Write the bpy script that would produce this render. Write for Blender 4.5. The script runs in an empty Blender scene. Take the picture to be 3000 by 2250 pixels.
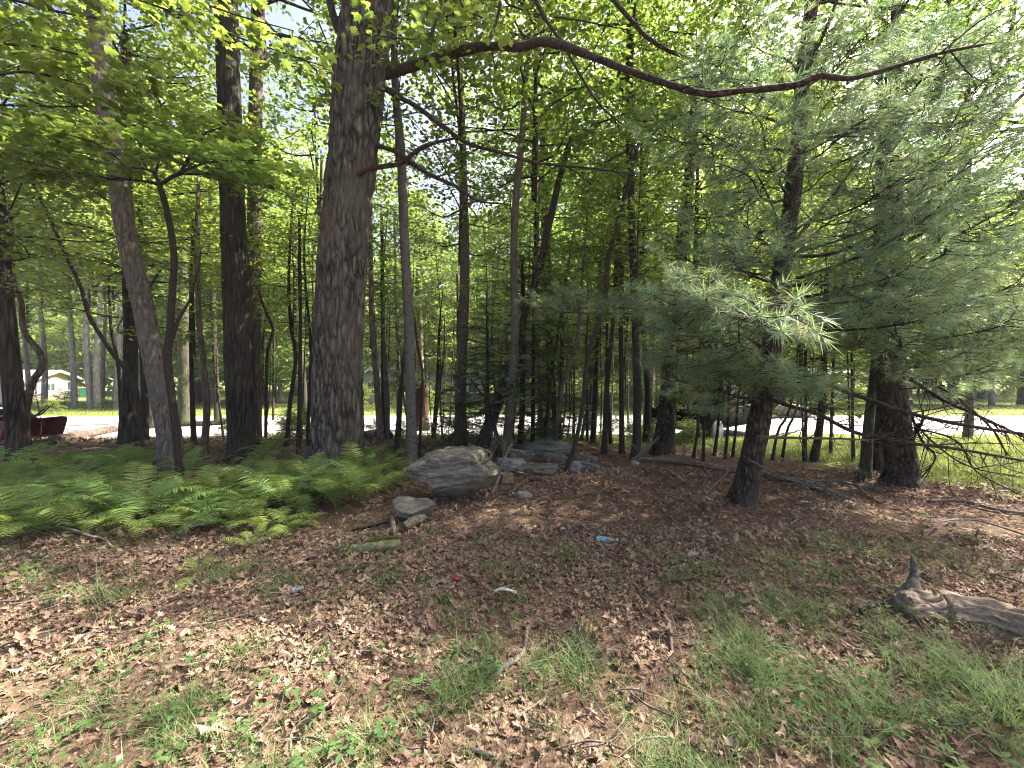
import bpy, math, random
import numpy as np
from mathutils import Vector, Matrix, Quaternion

R = math.radians
rng = np.random.default_rng(11)
random.seed(5)
scene = bpy.context.scene
col = scene.collection

# ------------------------------------------------------------------ camera, sky, sun, exposure
F = 1200.0                       # focal length in pixels of the 3000 x 2250 photograph
PITCH = R(1.0)
CAM = np.array([0.0, 0.0, 1.6])
cd = bpy.data.cameras.new('camera')
cd.sensor_width = 36.0
cd.lens = F / 3000.0 * 36.0
cd.clip_start = 0.05
cd.clip_end = 3000
cam = bpy.data.objects.new('camera', cd)
cam.location = CAM
cam.rotation_euler = (R(90) - PITCH, 0, 0)
col.objects.link(cam)
scene.camera = cam

SUN_AZ, SUN_EL = R(69), R(50)    # azimuth from +Y towards +X
world = bpy.data.worlds.new('World')
scene.world = world
world.use_nodes = True
wn = world.node_tree.nodes
bg = wn['Background']
sky = wn.new('ShaderNodeTexSky')
sky.sky_type = 'NISHITA'
sky.sun_disc = False
sky.sun_elevation = SUN_EL
sky.sun_rotation = SUN_AZ
sky.air_density = 0.55
sky.dust_density = 6.0
sky.ozone_density = 0.4
world.node_tree.links.new(sky.outputs[0], bg.inputs[0])
bg.inputs[1].default_value = 0.115

sd = bpy.data.lights.new('sun', 'SUN')
sd.energy = 5.0
sd.angle = R(0.53)
sd.color = (1.0, 0.93, 0.82)
sun = bpy.data.objects.new('sun', sd)
sdir = Vector((math.sin(SUN_AZ) * math.cos(SUN_EL), math.cos(SUN_AZ) * math.cos(SUN_EL), math.sin(SUN_EL)))
sun.rotation_euler = sdir.to_track_quat('Z', 'Y').to_euler()
sun.location = (20, 20, 40)
col.objects.link(sun)

vs = scene.view_settings
vs.view_transform = 'Standard'
vs.look = 'None'
vs.gamma = 1.0
vs.use_curve_mapping = False
vs.exposure = 2.5
cy = scene.cycles
cy.use_denoising = True
cy.denoising_prefilter = 'NONE'
cy.pixel_filter_type = 'BLACKMAN_HARRIS'
cy.filter_width = 1.1
cy.max_bounces = 7
cy.diffuse_bounces = 4
cy.transmission_bounces = 6
cy.transparent_max_bounces = 6
cy.glossy_bounces = 2
cy.caustics_reflective = False
cy.caustics_refractive = False

# ------------------------------------------------------------------ noise, terrain, photo rays
_tab = np.random.default_rng(3).random((256, 256, 4))
def vnoise(x, y, ch=0):
    x = np.asarray(x, float); y = np.asarray(y, float)
    xi = np.floor(x).astype(int); yi = np.floor(y).astype(int)
    fx = x - xi; fy = y - yi
    fx = fx * fx * (3 - 2 * fx); fy = fy * fy * (3 - 2 * fy)
    t = _tab[:, :, ch]
    a = t[xi & 255, yi & 255]; b = t[(xi + 1) & 255, yi & 255]
    c = t[xi & 255, (yi + 1) & 255]; d = t[(xi + 1) & 255, (yi + 1) & 255]
    return (a * (1 - fx) + b * fx) * (1 - fy) + (c * (1 - fx) + d * fx) * fy
def fbm(x, y, o=4, ch=0):
    s = 0; a = 0.5
    for i in range(o):
        s = s + a * vnoise(x * 2 ** i + 17 * i, y * 2 ** i + 31 * i, ch); a *= 0.5
    return s
_t3 = np.random.default_rng(4).random((64, 64, 64))
def n3(p):
    i = np.floor(p).astype(int); f = p - i; f = f * f * (3 - 2 * f)
    r = 0
    for dx in (0, 1):
        for dy in (0, 1):
            for dz in (0, 1):
                w = (f[:, 0] if dx else 1 - f[:, 0]) * (f[:, 1] if dy else 1 - f[:, 1]) * (f[:, 2] if dz else 1 - f[:, 2])
                r = r + w * _t3[(i[:, 0] + dx) & 63, (i[:, 1] + dy) & 63, (i[:, 2] + dz) & 63]
    return r
def fbm3(p, o=4):
    s = 0; a = 0.5
    for k in range(o):
        s = s + a * n3(p * 2 ** k + 7.3 * k); a *= 0.5
    return s
def sstep(a, b, x):
    t = np.clip((np.asarray(x, float) - a) / (b - a), 0, 1)
    return t * t * (3 - 2 * t)
def h(x, y):
    x = np.asarray(x, float); y = np.asarray(y, float)
    near = 1 - sstep(9, 12.5, y)
    z = (fbm(x * 0.45 + 5, y * 0.45 + 9) - 0.47) * 0.22 * near + (fbm(x * 2.1, y * 2.1, 2, 1) - 0.37) * 0.06 * near
    z = z - 0.32 * sstep(9.5, 13, y) - 0.6 * sstep(20, 45, y)
    return z
_hg = h(*np.meshgrid(np.arange(-80, 80.01, .1), np.arange(-3, 90.01, .1), indexing='ij'))
def hz(x, y):
    u = min(max((x + 80) / .1, 0), 1598.9); w = min(max((y + 3) / .1, 0), 928.9); i = int(u); j = int(w); u -= i; w -= j
    return float((_hg[i, j] * (1 - u) + _hg[i + 1, j] * u) * (1 - w) + (_hg[i, j + 1] * (1 - u) + _hg[i + 1, j + 1] * u) * w)
_f = np.array([0, math.cos(PITCH), -math.sin(PITCH)]); _u = np.array([0, math.sin(PITCH), math.cos(PITCH)])
def P(px, py, d):
    """world point that stands d metres ahead (along +Y) where the photograph shows pixel px, py"""
    v = _f + np.array([1., 0, 0]) * (px - 1500) / F + _u * (1125 - py) / F
    return CAM + v * (d / v[1])
def G(px, py):
    """ground point at a pixel of the photograph"""
    v = _f + np.array([1., 0, 0]) * (px - 1500) / F + _u * (1125 - py) / F
    d = 1.6 / max(1e-3, -v[2]) * v[1]
    for _ in range(25):
        p = CAM + v * (d / v[1])
        d = d + (p[2] - hz(p[0], p[1])) / max(1e-3, -v[2]) * v[1] * 0.7
    return CAM + v * (d / v[1])

# ------------------------------------------------------------------ mesh helpers
class Geo:
    def __init__(s):
        s.v = []; s.f3 = []; s.f4 = []; s.m3 = []; s.m4 = []; s.a = []; s.n = 0
    def add(s, v, f3=None, f4=None, mat=0, attr=None):
        v = np.asarray(v, float).reshape(-1, 3)
        s.v.append(v)
        if f3 is not None and len(f3):
            f3 = np.asarray(f3, int) + s.n; s.f3.append(f3); s.m3.append(np.full(len(f3), mat, int))
        if f4 is not None and len(f4):
            f4 = np.asarray(f4, int) + s.n; s.f4.append(f4); s.m4.append(np.full(len(f4), mat, int))
        if attr is None: attr = np.full(len(v), 0.5)
        s.a.append(np.broadcast_to(np.asarray(attr, float), (len(v),)))
        s.n += len(v)
    def mesh(s, name, mats, smooth=True, flat_from=None):
        V = np.concatenate(s.v) if s.v else np.zeros((0, 3))
        f3 = np.concatenate(s.f3) if s.f3 else np.zeros((0, 3), int)
        f4 = np.concatenate(s.f4) if s.f4 else np.zeros((0, 4), int)
        m = np.concatenate(s.m3 + s.m4) if (s.m3 or s.m4) else np.zeros(0, int)
        me = bpy.data.meshes.new(name)
        me.vertices.add(len(V)); me.vertices.foreach_set('co', V.ravel().astype(np.float32))
        nl = len(f3) * 3 + len(f4) * 4
        me.loops.add(nl)
        me.loops.foreach_set('vertex_index', np.concatenate([f3.ravel(), f4.ravel()]).astype(np.int32))
        me.polygons.add(len(f3) + len(f4))
        st = np.concatenate([np.arange(len(f3)) * 3, len(f3) * 3 + np.arange(len(f4)) * 4])
        me.polygons.foreach_set('loop_start', st.astype(np.int32))
        me.polygons.foreach_set('material_index', m.astype(np.int32))
        me.polygons.foreach_set('use_smooth', np.full(len(m), bool(smooth)))
        at = me.attributes.new('v', 'FLOAT', 'POINT')
        at.data.foreach_set('value', np.concatenate(s.a).astype(np.float32))
        me.update(calc_edges=True)
        for mt in (mats if isinstance(mats, (list, tuple)) else [mats]):
            me.materials.append(mt)
        return me

def crom(pts, n):
    """Catmull-Rom resampling of rows of any width"""
    p = np.asarray(pts, float)
    if len(p) < 3:
        t = np.linspace(0, 1, n)[:, None]; return p[0] * (1 - t) + p[-1] * t
    q = np.vstack([2 * p[0] - p[1], p, 2 * p[-1] - p[-2]])
    seg = np.linalg.norm(np.diff(p[:, :3], axis=0), axis=1); c = np.concatenate([[0], np.cumsum(seg)]); 
    u = np.linspace(0, c[-1], n)
    k = np.clip(np.searchsorted(c, u, side='right') - 1, 0, len(p) - 2)
    t = ((u - c[k]) / np.maximum(seg[k], 1e-6))[:, None]
    a, b, d, e = q[k], q[k + 1], q[k + 2], q[k + 3]
    return 0.5 * ((2 * b) + (-a + d) * t + (2 * a - 5 * b + 4 * d - e) * t * t + (-a + 3 * b - 3 * d + e) * t ** 3)

def tube(path, rad, seg=6, cap=True, ridge=0.0, freq=3.0, zs=0.16, wob=0.0, seed=0.0):
    p = np.asarray(path, float); n = len(p)
    rad = np.broadcast_to(np.asarray(rad, float), (n,))
    T = np.gradient(p, axis=0); T /= np.linalg.norm(T, axis=1)[:, None] + 1e-9
    ref = np.array([1.0, 0, 0]) if abs(T[:, 0]).mean() < 0.8 else np.array([0, 0, 1.0])
    N = ref - T * (T @ ref)[:, None]; N /= np.linalg.norm(N, axis=1)[:, None] + 1e-9
    B = np.cross(T, N)
    th = np.arange(seg) / seg * 2 * math.pi
    c, s = np.cos(th), np.sin(th)
    dirs = N[:, None, :] * c[None, :, None] + B[:, None, :] * s[None, :, None]
    rr = np.repeat(rad[:, None], seg, 1)
    if ridge or wob:
        L = np.concatenate([[0], np.cumsum(np.linalg.norm(np.diff(p, axis=0), axis=1))])
        q = np.stack([np.repeat(c[None], n, 0) * rr, np.repeat(s[None], n, 0) * rr, np.repeat(L[:, None], seg, 1)], -1).reshape(-1, 3)
        if wob:
            rr = rr * (1 + wob * (fbm3(q * np.array([3, 3, 1.1]) + seed, 2) - 0.4).reshape(n, seg))
        if ridge:
            wz = (fbm3(q * 6 + seed, 2).reshape(-1) - 0.4) * 0.25
            qq = q * np.array([freq * 5, freq * 5, freq * 5 * zs]); qq[:, 0] += wz * 4; qq[:, 1] += wz * 3
            a = 1 - np.abs(2 * n3(qq + seed) - 1); b = 1 - np.abs(2 * n3(qq * 2.1 + 9 + seed) - 1)
            rr = rr - ridge * (np.clip(a, 0, 1) ** 3 * 0.8 + 0.35 * b ** 3).reshape(n, seg)
    V = (p[:, None, :] + dirs * rr[:, :, None]).reshape(-1, 3)
    i = np.arange(n - 1)[:, None] * seg; j = np.arange(seg)[None]; j2 = (j + 1) % seg
    q4 = np.stack([i + j, i + j2, i + seg + j2, i + seg + j], -1).reshape(-1, 4)
    f3 = []
    if cap:
        V = np.vstack([V, p[0], p[-1]]); k = n * seg
        jj = np.arange(seg); jn = (jj + 1) % seg
        f3 = np.vstack([np.stack([np.full(seg, k), jn, jj], 1), np.stack([np.full(seg, k + 1), (n - 1) * seg + jj, (n - 1) * seg + jn], 1)])
    return V, f3, q4

def frames(x, nrm):
    """rotation matrices with local x along x and local z near nrm"""
    x = x / (np.linalg.norm(x, axis=1)[:, None] + 1e-9)
    z = nrm - x * np.sum(nrm * x, 1)[:, None]; z /= np.linalg.norm(z, axis=1)[:, None] + 1e-9
    y = np.cross(z, x)
    return np.stack([x, y, z], -1)

def scatter(geo, tmpl, pos, x, nrm, size, mat=0, attr=None):
    tv, tf = tmpl
    n = len(pos)
    if n == 0: return
    M = frames(x, nrm)
    size = np.broadcast_to(np.asarray(size, float), (n,))
    V = np.einsum('nij,kj->nki', M, tv) * size[:, None, None] + pos[:, None, :]
    f = (tf[None] + (np.arange(n) * len(tv))[:, None, None]).reshape(-1, 3)
    if attr is None: attr = rng.random(n)
    geo.add(V.reshape(-1, 3), f3=f, mat=mat, attr=np.repeat(attr, len(tv)))

def rnd_dirs(n, tilt=0.4, r=None):
    r = r or rng
    a = r.random(n) * 2 * math.pi
    x = np.stack([np.cos(a), np.sin(a), r.normal(0, tilt, n)], 1)
    nrm = np.stack([r.normal(0, tilt, n), r.normal(0, tilt, n), np.ones(n)], 1)
    return x, nrm

def fan(outline, curl=0.0, bend=0.0, centre=(0.45, 0.0)):
    up = np.array(outline, float)
    lo = up[1:-1][::-1] * np.array([1, -1])
    o = np.vstack([up, lo])
    v = np.vstack([[centre], o])
    z = curl * v[:, 1] ** 2 * 4 + bend * (v[:, 0] - 0.4) ** 2
    v = np.column_stack([v, z])
    k = len(o)
    f = np.array([[0, 1 + (i + 1) % k, 1 + i] for i in range(k)])
    return v, f
DIAMOND = (np.array([[0, 0, 0], [.42, .3, .05], [1, 0, -.06], [.42, -.3, .05]], float), np.array([[0, 2, 1], [0, 3, 2]]))
ELLIP = (np.array([[0, 0, 0], [.25, .2, .04], [.65, .22, .03], [1, 0, -.05], [.65, -.22, .03], [.25, -.2, .04]], float), np.array([[0, 2, 1], [0, 3, 2], [0, 4, 3], [0, 5, 4]]))
MAPLE = fan([(0, 0), (.02, .3), (.16, .46), (.26, .27), (.5, .56), (.55, .24), (.74, .25), (1, 0)], curl=-0.12, bend=-0.15, centre=(.3, 0))
OAKL = [fan([(0, 0), (.15, .05), (.24, .21), (.34, .08), (.48, .31), (.58, .1), (.72, .25), (.8, .09), (1, 0)], curl=c, bend=b) for c, b in ((.7, .4), (-.5, .5), (.25, -.5), (1.0, -.2), (-.9, .1))]
OAKS = [fan([(0, 0), (.22, .17), (.36, .09), (.6, .24), (1, 0)], curl=c, bend=b) for c, b in ((.7, .5), (-.6, .4), (.3, -.6))]

# ------------------------------------------------------------------ materials
def mat(name):
    m = bpy.data.materials.new(name); m.use_nodes = True
    nt = m.node_tree; nt.nodes.clear()
    out = nt.nodes.new('ShaderNodeOutputMaterial')
    return m, nt, out
def node(nt, t, **kw):
    n = nt.nodes.new(t)
    for k, v in kw.items(): setattr(n, k, v)
    return n
def ramp(nt, fac, stops):
    r = node(nt, 'ShaderNodeValToRGB'); e = r.color_ramp.elements
    while len(e) < len(stops): e.new(0.5)
    for el, (p, c) in zip(e, stops):
        el.position = p; el.color = (*c, 1)
    nt.links.new(fac, r.inputs[0]); return r.outputs[0]
def coords(nt, scale=(1, 1, 1), which='Object'):
    tc = node(nt, 'ShaderNodeTexCoord'); mp = node(nt, 'ShaderNodeMapping'); mp.inputs['Scale'].default_value = scale
    nt.links.new(tc.outputs[which], mp.inputs[0]); return mp.outputs[0]
def noise(nt, vec, scale, detail=4, rough=0.6, dist=0.0):
    n = node(nt, 'ShaderNodeTexNoise'); n.inputs['Scale'].default_value = scale; n.inputs['Detail'].default_value = detail
    n.inputs['Roughness'].default_value = rough; n.inputs['Distortion'].default_value = dist
    nt.links.new(vec, n.inputs['Vector']); return n.outputs['Fac']
def mixc(nt, a, b, fac, mode='MIX'):
    m = node(nt, 'ShaderNodeMix', data_type='RGBA', blend_type=mode)
    for s, v in ((m.inputs[6], a), (m.inputs[7], b)):
        if isinstance(v, tuple): s.default_value = (*v, 1)
        else: nt.links.new(v, s)
    if isinstance(fac, float): m.inputs[0].default_value = fac
    else: nt.links.new(fac, m.inputs[0])
    return m.outputs[2]
def bump(nt, hgt, strength, dist):
    b = node(nt, 'ShaderNodeBump'); b.inputs['Strength'].default_value = strength; b.inputs['Distance'].default_value = dist
    nt.links.new(hgt, b.inputs['Height']); return b.outputs[0]
def pbsdf(nt, out, color, rough=0.8, normal=None, metal=0.0, spec=0.3):
    p = node(nt, 'ShaderNodeBsdfPrincipled')
    if isinstance(color, tuple): p.inputs['Base Color'].default_value = (*color, 1)
    else: nt.links.new(color, p.inputs['Base Color'])
    p.inputs['Roughness'].default_value = rough; p.inputs['Metallic'].default_value = metal
    p.inputs['Specular IOR Level'].default_value = spec
    if normal is not None: nt.links.new(normal, p.inputs['Normal'])
    nt.links.new(p.outputs[0], out.inputs[0]); return p

def leaf_mat(name, cols, trans, tfac=0.5, rough=0.45):
    m, nt, out = mat(name)
    at = node(nt, 'ShaderNodeAttribute', attribute_name='v')
    oi = node(nt, 'ShaderNodeObjectInfo')
    c = ramp(nt, at.outputs['Fac'], cols)
    hs = node(nt, 'ShaderNodeHueSaturation'); nt.links.new(c, hs.inputs['Color'])
    mr = node(nt, 'ShaderNodeMapRange'); mr.inputs['To Min'].default_value = 0.7; mr.inputs['To Max'].default_value = 1.2
    nt.links.new(oi.outputs['Random'], mr.inputs[0]); nt.links.new(mr.outputs[0], hs.inputs['Value'])
    m2 = node(nt, 'ShaderNodeMapRange'); m2.inputs['To Min'].default_value = 0.478; m2.inputs['To Max'].default_value = 0.515; wr = node(nt, 'ShaderNodeTexWhiteNoise', noise_dimensions='1D'); nt.links.new(oi.outputs['Random'], wr.inputs['W']); nt.links.new(wr.outputs['Value'], m2.inputs[0]); nt.links.new(m2.outputs[0], hs.inputs['Hue'])
    p = node(nt, 'ShaderNodeBsdfPrincipled'); nt.links.new(hs.outputs[0], p.inputs['Base Color'])
    p.inputs['Roughness'].default_value = rough; p.inputs['Specular IOR Level'].default_value = 0.35
    t = node(nt, 'ShaderNodeBsdfTranslucent')
    tc = ramp(nt, at.outputs['Fac'], trans)
    h2 = node(nt, 'ShaderNodeHueSaturation'); nt.links.new(tc, h2.inputs['Color']); nt.links.new(mr.outputs[0], h2.inputs['Value']); nt.links.new(m2.outputs[0], h2.inputs['Hue']); nt.links.new(h2.outputs[0], t.inputs[0])
    mx = node(nt, 'ShaderNodeMixShader'); mx.inputs[0].default_value = tfac
    nt.links.new(p.outputs[0], mx.inputs[1]); nt.links.new(t.outputs[0], mx.inputs[2])
    nt.links.new(mx.outputs[0], out.inputs[0]); return m
LEAF = leaf_mat('maple_leaf', [(0, (.06, .105, .028)), (.5, (.085, .14, .036)), (.9, (.12, .17, .04)), (1, (.16, .18, .045))],
                [(0, (.18, .29, .045)), (.5, (.27, .38, .058)), (1, (.44, .48, .08))], 0.52)
LEAF_FAR = leaf_mat('far_leaf', [(0, (.065, .11, .036)), (.6, (.09, .145, .042)), (1, (.13, .17, .045))],
                    [(0, (.22, .33, .06)), (.6, (.31, .42, .075)), (1, (.44, .49, .09))], 0.5, 0.5)
LEAF_OAK = leaf_mat('oak_leaf', [(0, (.04, .085, .02)), (1, (.075, .13, .028))], [(0, (.12, .25, .025)), (1, (.26, .36, .04))], 0.45)
FERN = leaf_mat('fern_frond', [(0, (.11, .185, .055)), (.6, (.16, .24, .07)), (1, (.23, .31, .075))], [(0, (.30, .44, .10)), (1, (.46, .57, .12))], 0.45, 0.6)
GRASS = leaf_mat('grass_blade', [(0, (.06, .13, .04)), (.6, (.10, .18, .058)), (.88, (.16, .20, .08)), (1, (.32, .28, .16))], [(0, (.14, .28, .06)), (1, (.28, .34, .11))], 0.35, 0.75)
LAWN = leaf_mat('lawn_blade', [(0, (.09, .14, .03)), (1, (.16, .19, .05))], [(0, (.2, .3, .05)), (1, (.34, .36, .08))], 0.35, 0.6)
HERB = leaf_mat('herb_leaf', [(0, (.05, .12, .035)), (1, (.09, .17, .05))], [(0, (.14, .28, .05)), (1, (.26, .38, .07))], 0.4, 0.8)
NEEDLE = leaf_mat('pine_needle', [(0, (.055, .11, .07)), (.55, (.115, .19, .12)), (.93, (.20, .285, .19)), (1, (.32, .24, .12))], [(0, (.18, .30, .13)), (1, (.34, .46, .20))], 0.42, 0.5)
HEMLOCK = leaf_mat('hemlock_needle', [(0, (.028, .05, .022)), (1, (.05, .085, .035))], [(0, (.06, .11, .03)), (1, (.11, .16, .05))], 0.25, 0.6)
LAUREL = leaf_mat('laurel_leaf', [(0, (.07, .115, .07)), (1, (.13, .17, .11))], [(0, (.10, .18, .06)), (1, (.18, .24, .08))], 0.25, 0.35)
LITTER = leaf_mat('dry_leaf', [(0, (.07, .041, .028)), (.4, (.20, .122, .086)), (.75, (.33, .222, .163)), (.93, (.42, .32, .25)), (1, (.48, .40, .33))], [(0, (.06, .03, .02)), (1, (.20, .11, .07))], 0.15, 0.75)
DUFF = leaf_mat('fallen_needle', [(0, (.12, .06, .035)), (1, (.26, .14, .08))], [(0, (.1, .05, .03)), (1, (.2, .1, .05))], 0.1, 0.8)
MOSS = leaf_mat('moss', [(0, (.05, .085, .015)), (1, (.11, .15, .025))], [(0, (.08, .14, .02)), (1, (.14, .2, .03))], 0.2, 0.9)

def bark(name, lo, hi, sc=26, zs=0.14, strength=0.9, dist=0.02, spots=None, moss=0.0, tint=None, vor=0.5):
    m, nt, out = mat(name)
    v = coords(nt, (1, 1, zs))
    a = noise(nt, v, sc, 5, 0.65, 0.6)
    vo = node(nt, 'ShaderNodeTexVoronoi', feature='DISTANCE_TO_EDGE'); vo.inputs['Scale'].default_value = sc * 0.8
    wn_ = node(nt, 'ShaderNodeTexNoise'); wn_.inputs['Scale'].default_value = sc * .55; wn_.inputs['Detail'].default_value = 4; nt.links.new(v, wn_.inputs['Vector'])
    va = node(nt, 'ShaderNodeVectorMath', operation='MULTIPLY_ADD'); nt.links.new(wn_.outputs['Color'], va.inputs[0]); va.inputs[1].default_value = (.11, .11, .11); nt.links.new(v, va.inputs[2])
    nt.links.new(va.outputs[0], vo.inputs['Vector'])
    mr = node(nt, 'ShaderNodeMapRange'); mr.inputs['From Max'].default_value = 0.55; nt.links.new(vo.outputs['Distance'], mr.inputs[0])
    hm = node(nt, 'ShaderNodeMix'); hm.inputs[0].default_value = vor; nt.links.new(a, hm.inputs[2]); nt.links.new(mr.outputs[0], hm.inputs[3])
    c = ramp(nt, hm.outputs[0], [(0.26, lo), (0.68, hi)])
    big = noise(nt, coords(nt, (1, 1, .6)), 2.2, 3)
    c = mixc(nt, c, tint or tuple(x * 0.6 for x in hi), ramp(nt, big, [(0.42, (0, 0, 0)), (0.7, (.8, .8, .8))]))
    if moss:
        mm = noise(nt, coords(nt, (1, 1, .5)), 5, 4)
        c = mixc(nt, c, (.06, .085, .025), ramp(nt, mm, [(0.5 - moss * .1, (0, 0, 0)), (0.68, (moss, moss, moss))]))
    if spots:
        sp = node(nt, 'ShaderNodeTexVoronoi'); sp.inputs['Scale'].default_value = 8; nt.links.new(coords(nt, (1, 1, 2.2)), sp.inputs['Vector'])
        c = mixc(nt, c, spots, ramp(nt, sp.outputs['Distance'], [(0.13, (.9, .9, .9)), (0.3, (0, 0, 0))]))
    pbsdf(nt, out, c, 0.9, bump(nt, hm.outputs[0], strength, dist), spec=0.15); return m
B_OAK = bark('oak_bark', (.014, .0115, .009), (.175, .158, .132), 16, .2, 1, .05, vor=.45)
B_DARK = bark('dark_bark', (.010, .0085, .007), (.085, .072, .059), 18, .12, 1, .035)
B_RED = bark('reddish_bark', (.05, .033, .025), (.21, .155, .125), 24, .13, 1, .02, tint=(.14, .12, .105))
B_CHUNK = bark('rotting_wood', (.03, .026, .018), (.21, .185, .14), 40, 1, 1, .015, moss=.5, vor=.2)
B_ASH = bark('pale_ash_bark', (.035, .031, .025), (.22, .198, .162), 20, .3, 1, .03, tint=(.12, .11, .10), vor=.3)
B_BEECH = bark('smooth_grey_bark', (.06, .056, .048), (.13, .122, .105), 14, .6, .25, .006, spots=(.03, .028, .025), vor=.15)
B_GREY = bark('grey_bark', (.05, .045, .037), (.15, .135, .11), 18, .3, .5, .01, moss=.25, vor=.3)
B_SAP = bark('sapling_bark', (.018, .015, .012), (.062, .052, .041), 30, .3, .5, .006, vor=.3)
B_MOSSY = bark('mossy_bark', (.03, .028, .02), (.12, .105, .08), 22, .2, .9, .02, moss=.7)
B_PINE = bark('pine_bark', (.016, .012, .009), (.128, .099, .077), 26, .28, 1, .04, vor=.55)
B_SNAG = bark('bare_snag_wood', (.06, .048, .036), (.22, .18, .14), 30, .07, .7, .01, tint=(.22, .18, .15), vor=.2)
B_SNAGLOW = bark('rotten_red_bark', (.025, .016, .012), (.10, .062, .047), 16, .3, 1, .03)
B_FAR = bark('far_grey_bark', (.13, .12, .11), (.30, .28, .26), 10, .2, .6, .02)
B_LIMB = bark('limb_bark', (.016, .012, .010), (.095, .072, .059), 24, 1.0, .9, .015)
B_TWIG = bark('twig_bark', (.02, .017, .014), (.06, .05, .042), 30, 1, .3, .004)
B_DEADTWIG = bark('dead_twig', (.07, .06, .05), (.22, .195, .17), 30, 1, .3, .004)
B_LOG = bark('weathered_log', (.05, .038, .026), (.42, .335, .24), 30, 1.0, 1, .02, vor=.15)
for _n in B_LOG.node_tree.nodes:
    if _n.type == 'MAPPING': _n.inputs['Scale'].default_value = (.16, 1, 1)
def plain(name, c, rough=.6, metal=0., var=.25, sc=8, spec=.4, bstr=.1):
    m, nt, out = mat(name)
    n = noise(nt, coords(nt), sc, 5)
    cc = ramp(nt, n, [(.3, tuple(x * (1 - var) for x in c)), (.7, tuple(min(1, x * (1 + var)) for x in c))])
    pbsdf(nt, out, cc, rough, bump(nt, n, bstr, .01), metal, spec); return m

# ------------------------------------------------------------------ objects
def setp(o, label=None, cat=None, group=None, kind=None):
    if label: o['label'] = label
    if cat: o['category'] = cat
    if group: o['group'] = group
    if kind: o['kind'] = kind
    return o
def thing(name, label, cat, loc=(0, 0, 0), group=None, rotz=0.0):
    o = bpy.data.objects.new(name, None); col.objects.link(o)
    o.location = tuple(loc); o.rotation_euler = (0, 0, rotz); o.empty_display_size = 0.1
    return setp(o, label, cat, group)
def part(name, me, parent=None, loc=(0, 0, 0), rot=None, scale=None):
    o = bpy.data.objects.new(name, me); col.objects.link(o)
    o.parent = parent; o.location = tuple(loc)
    if rot is not None:
        if isinstance(rot, Quaternion): o.rotation_mode = 'QUATERNION'; o.rotation_quaternion = rot
        else: o.rotation_euler = rot
    if scale is not None: o.scale = (scale,) * 3 if isinstance(scale, (int, float)) else scale
    return o
def tmesh(name, pts, m, seg=6, n=None, sub=None, **kw):
    """tube mesh through rows x,y,z,r"""
    p = crom(pts, n or max(4, len(pts) * 4)); g = Geo()
    v, f3, f4 = tube(p[:, :3] - (sub if sub is not None else 0), np.maximum(p[:, 3], 0.0006), seg, **kw)
    g.add(v, f3, f4); return g.mesh(name, m)
def box(g, lo, hi, mat=0, M=None):
    x0, y0, z0 = lo; x1, y1, z1 = hi
    v = np.array([[x0, y0, z0], [x1, y0, z0], [x1, y1, z0], [x0, y1, z0], [x0, y0, z1], [x1, y0, z1], [x1, y1, z1], [x0, y1, z1]], float)
    if M is not None: v = v @ np.array(M)[:3, :3].T + np.array(M)[:3, 3]
    g.add(v, f4=[[0, 3, 2, 1], [4, 5, 6, 7], [0, 1, 5, 4], [1, 2, 6, 5], [2, 3, 7, 6], [3, 0, 4, 7]], mat=mat)
def boxmesh(name, lo, hi, m):
    g = Geo(); box(g, lo, hi); return g.mesh(name, m, smooth=False)

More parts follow.
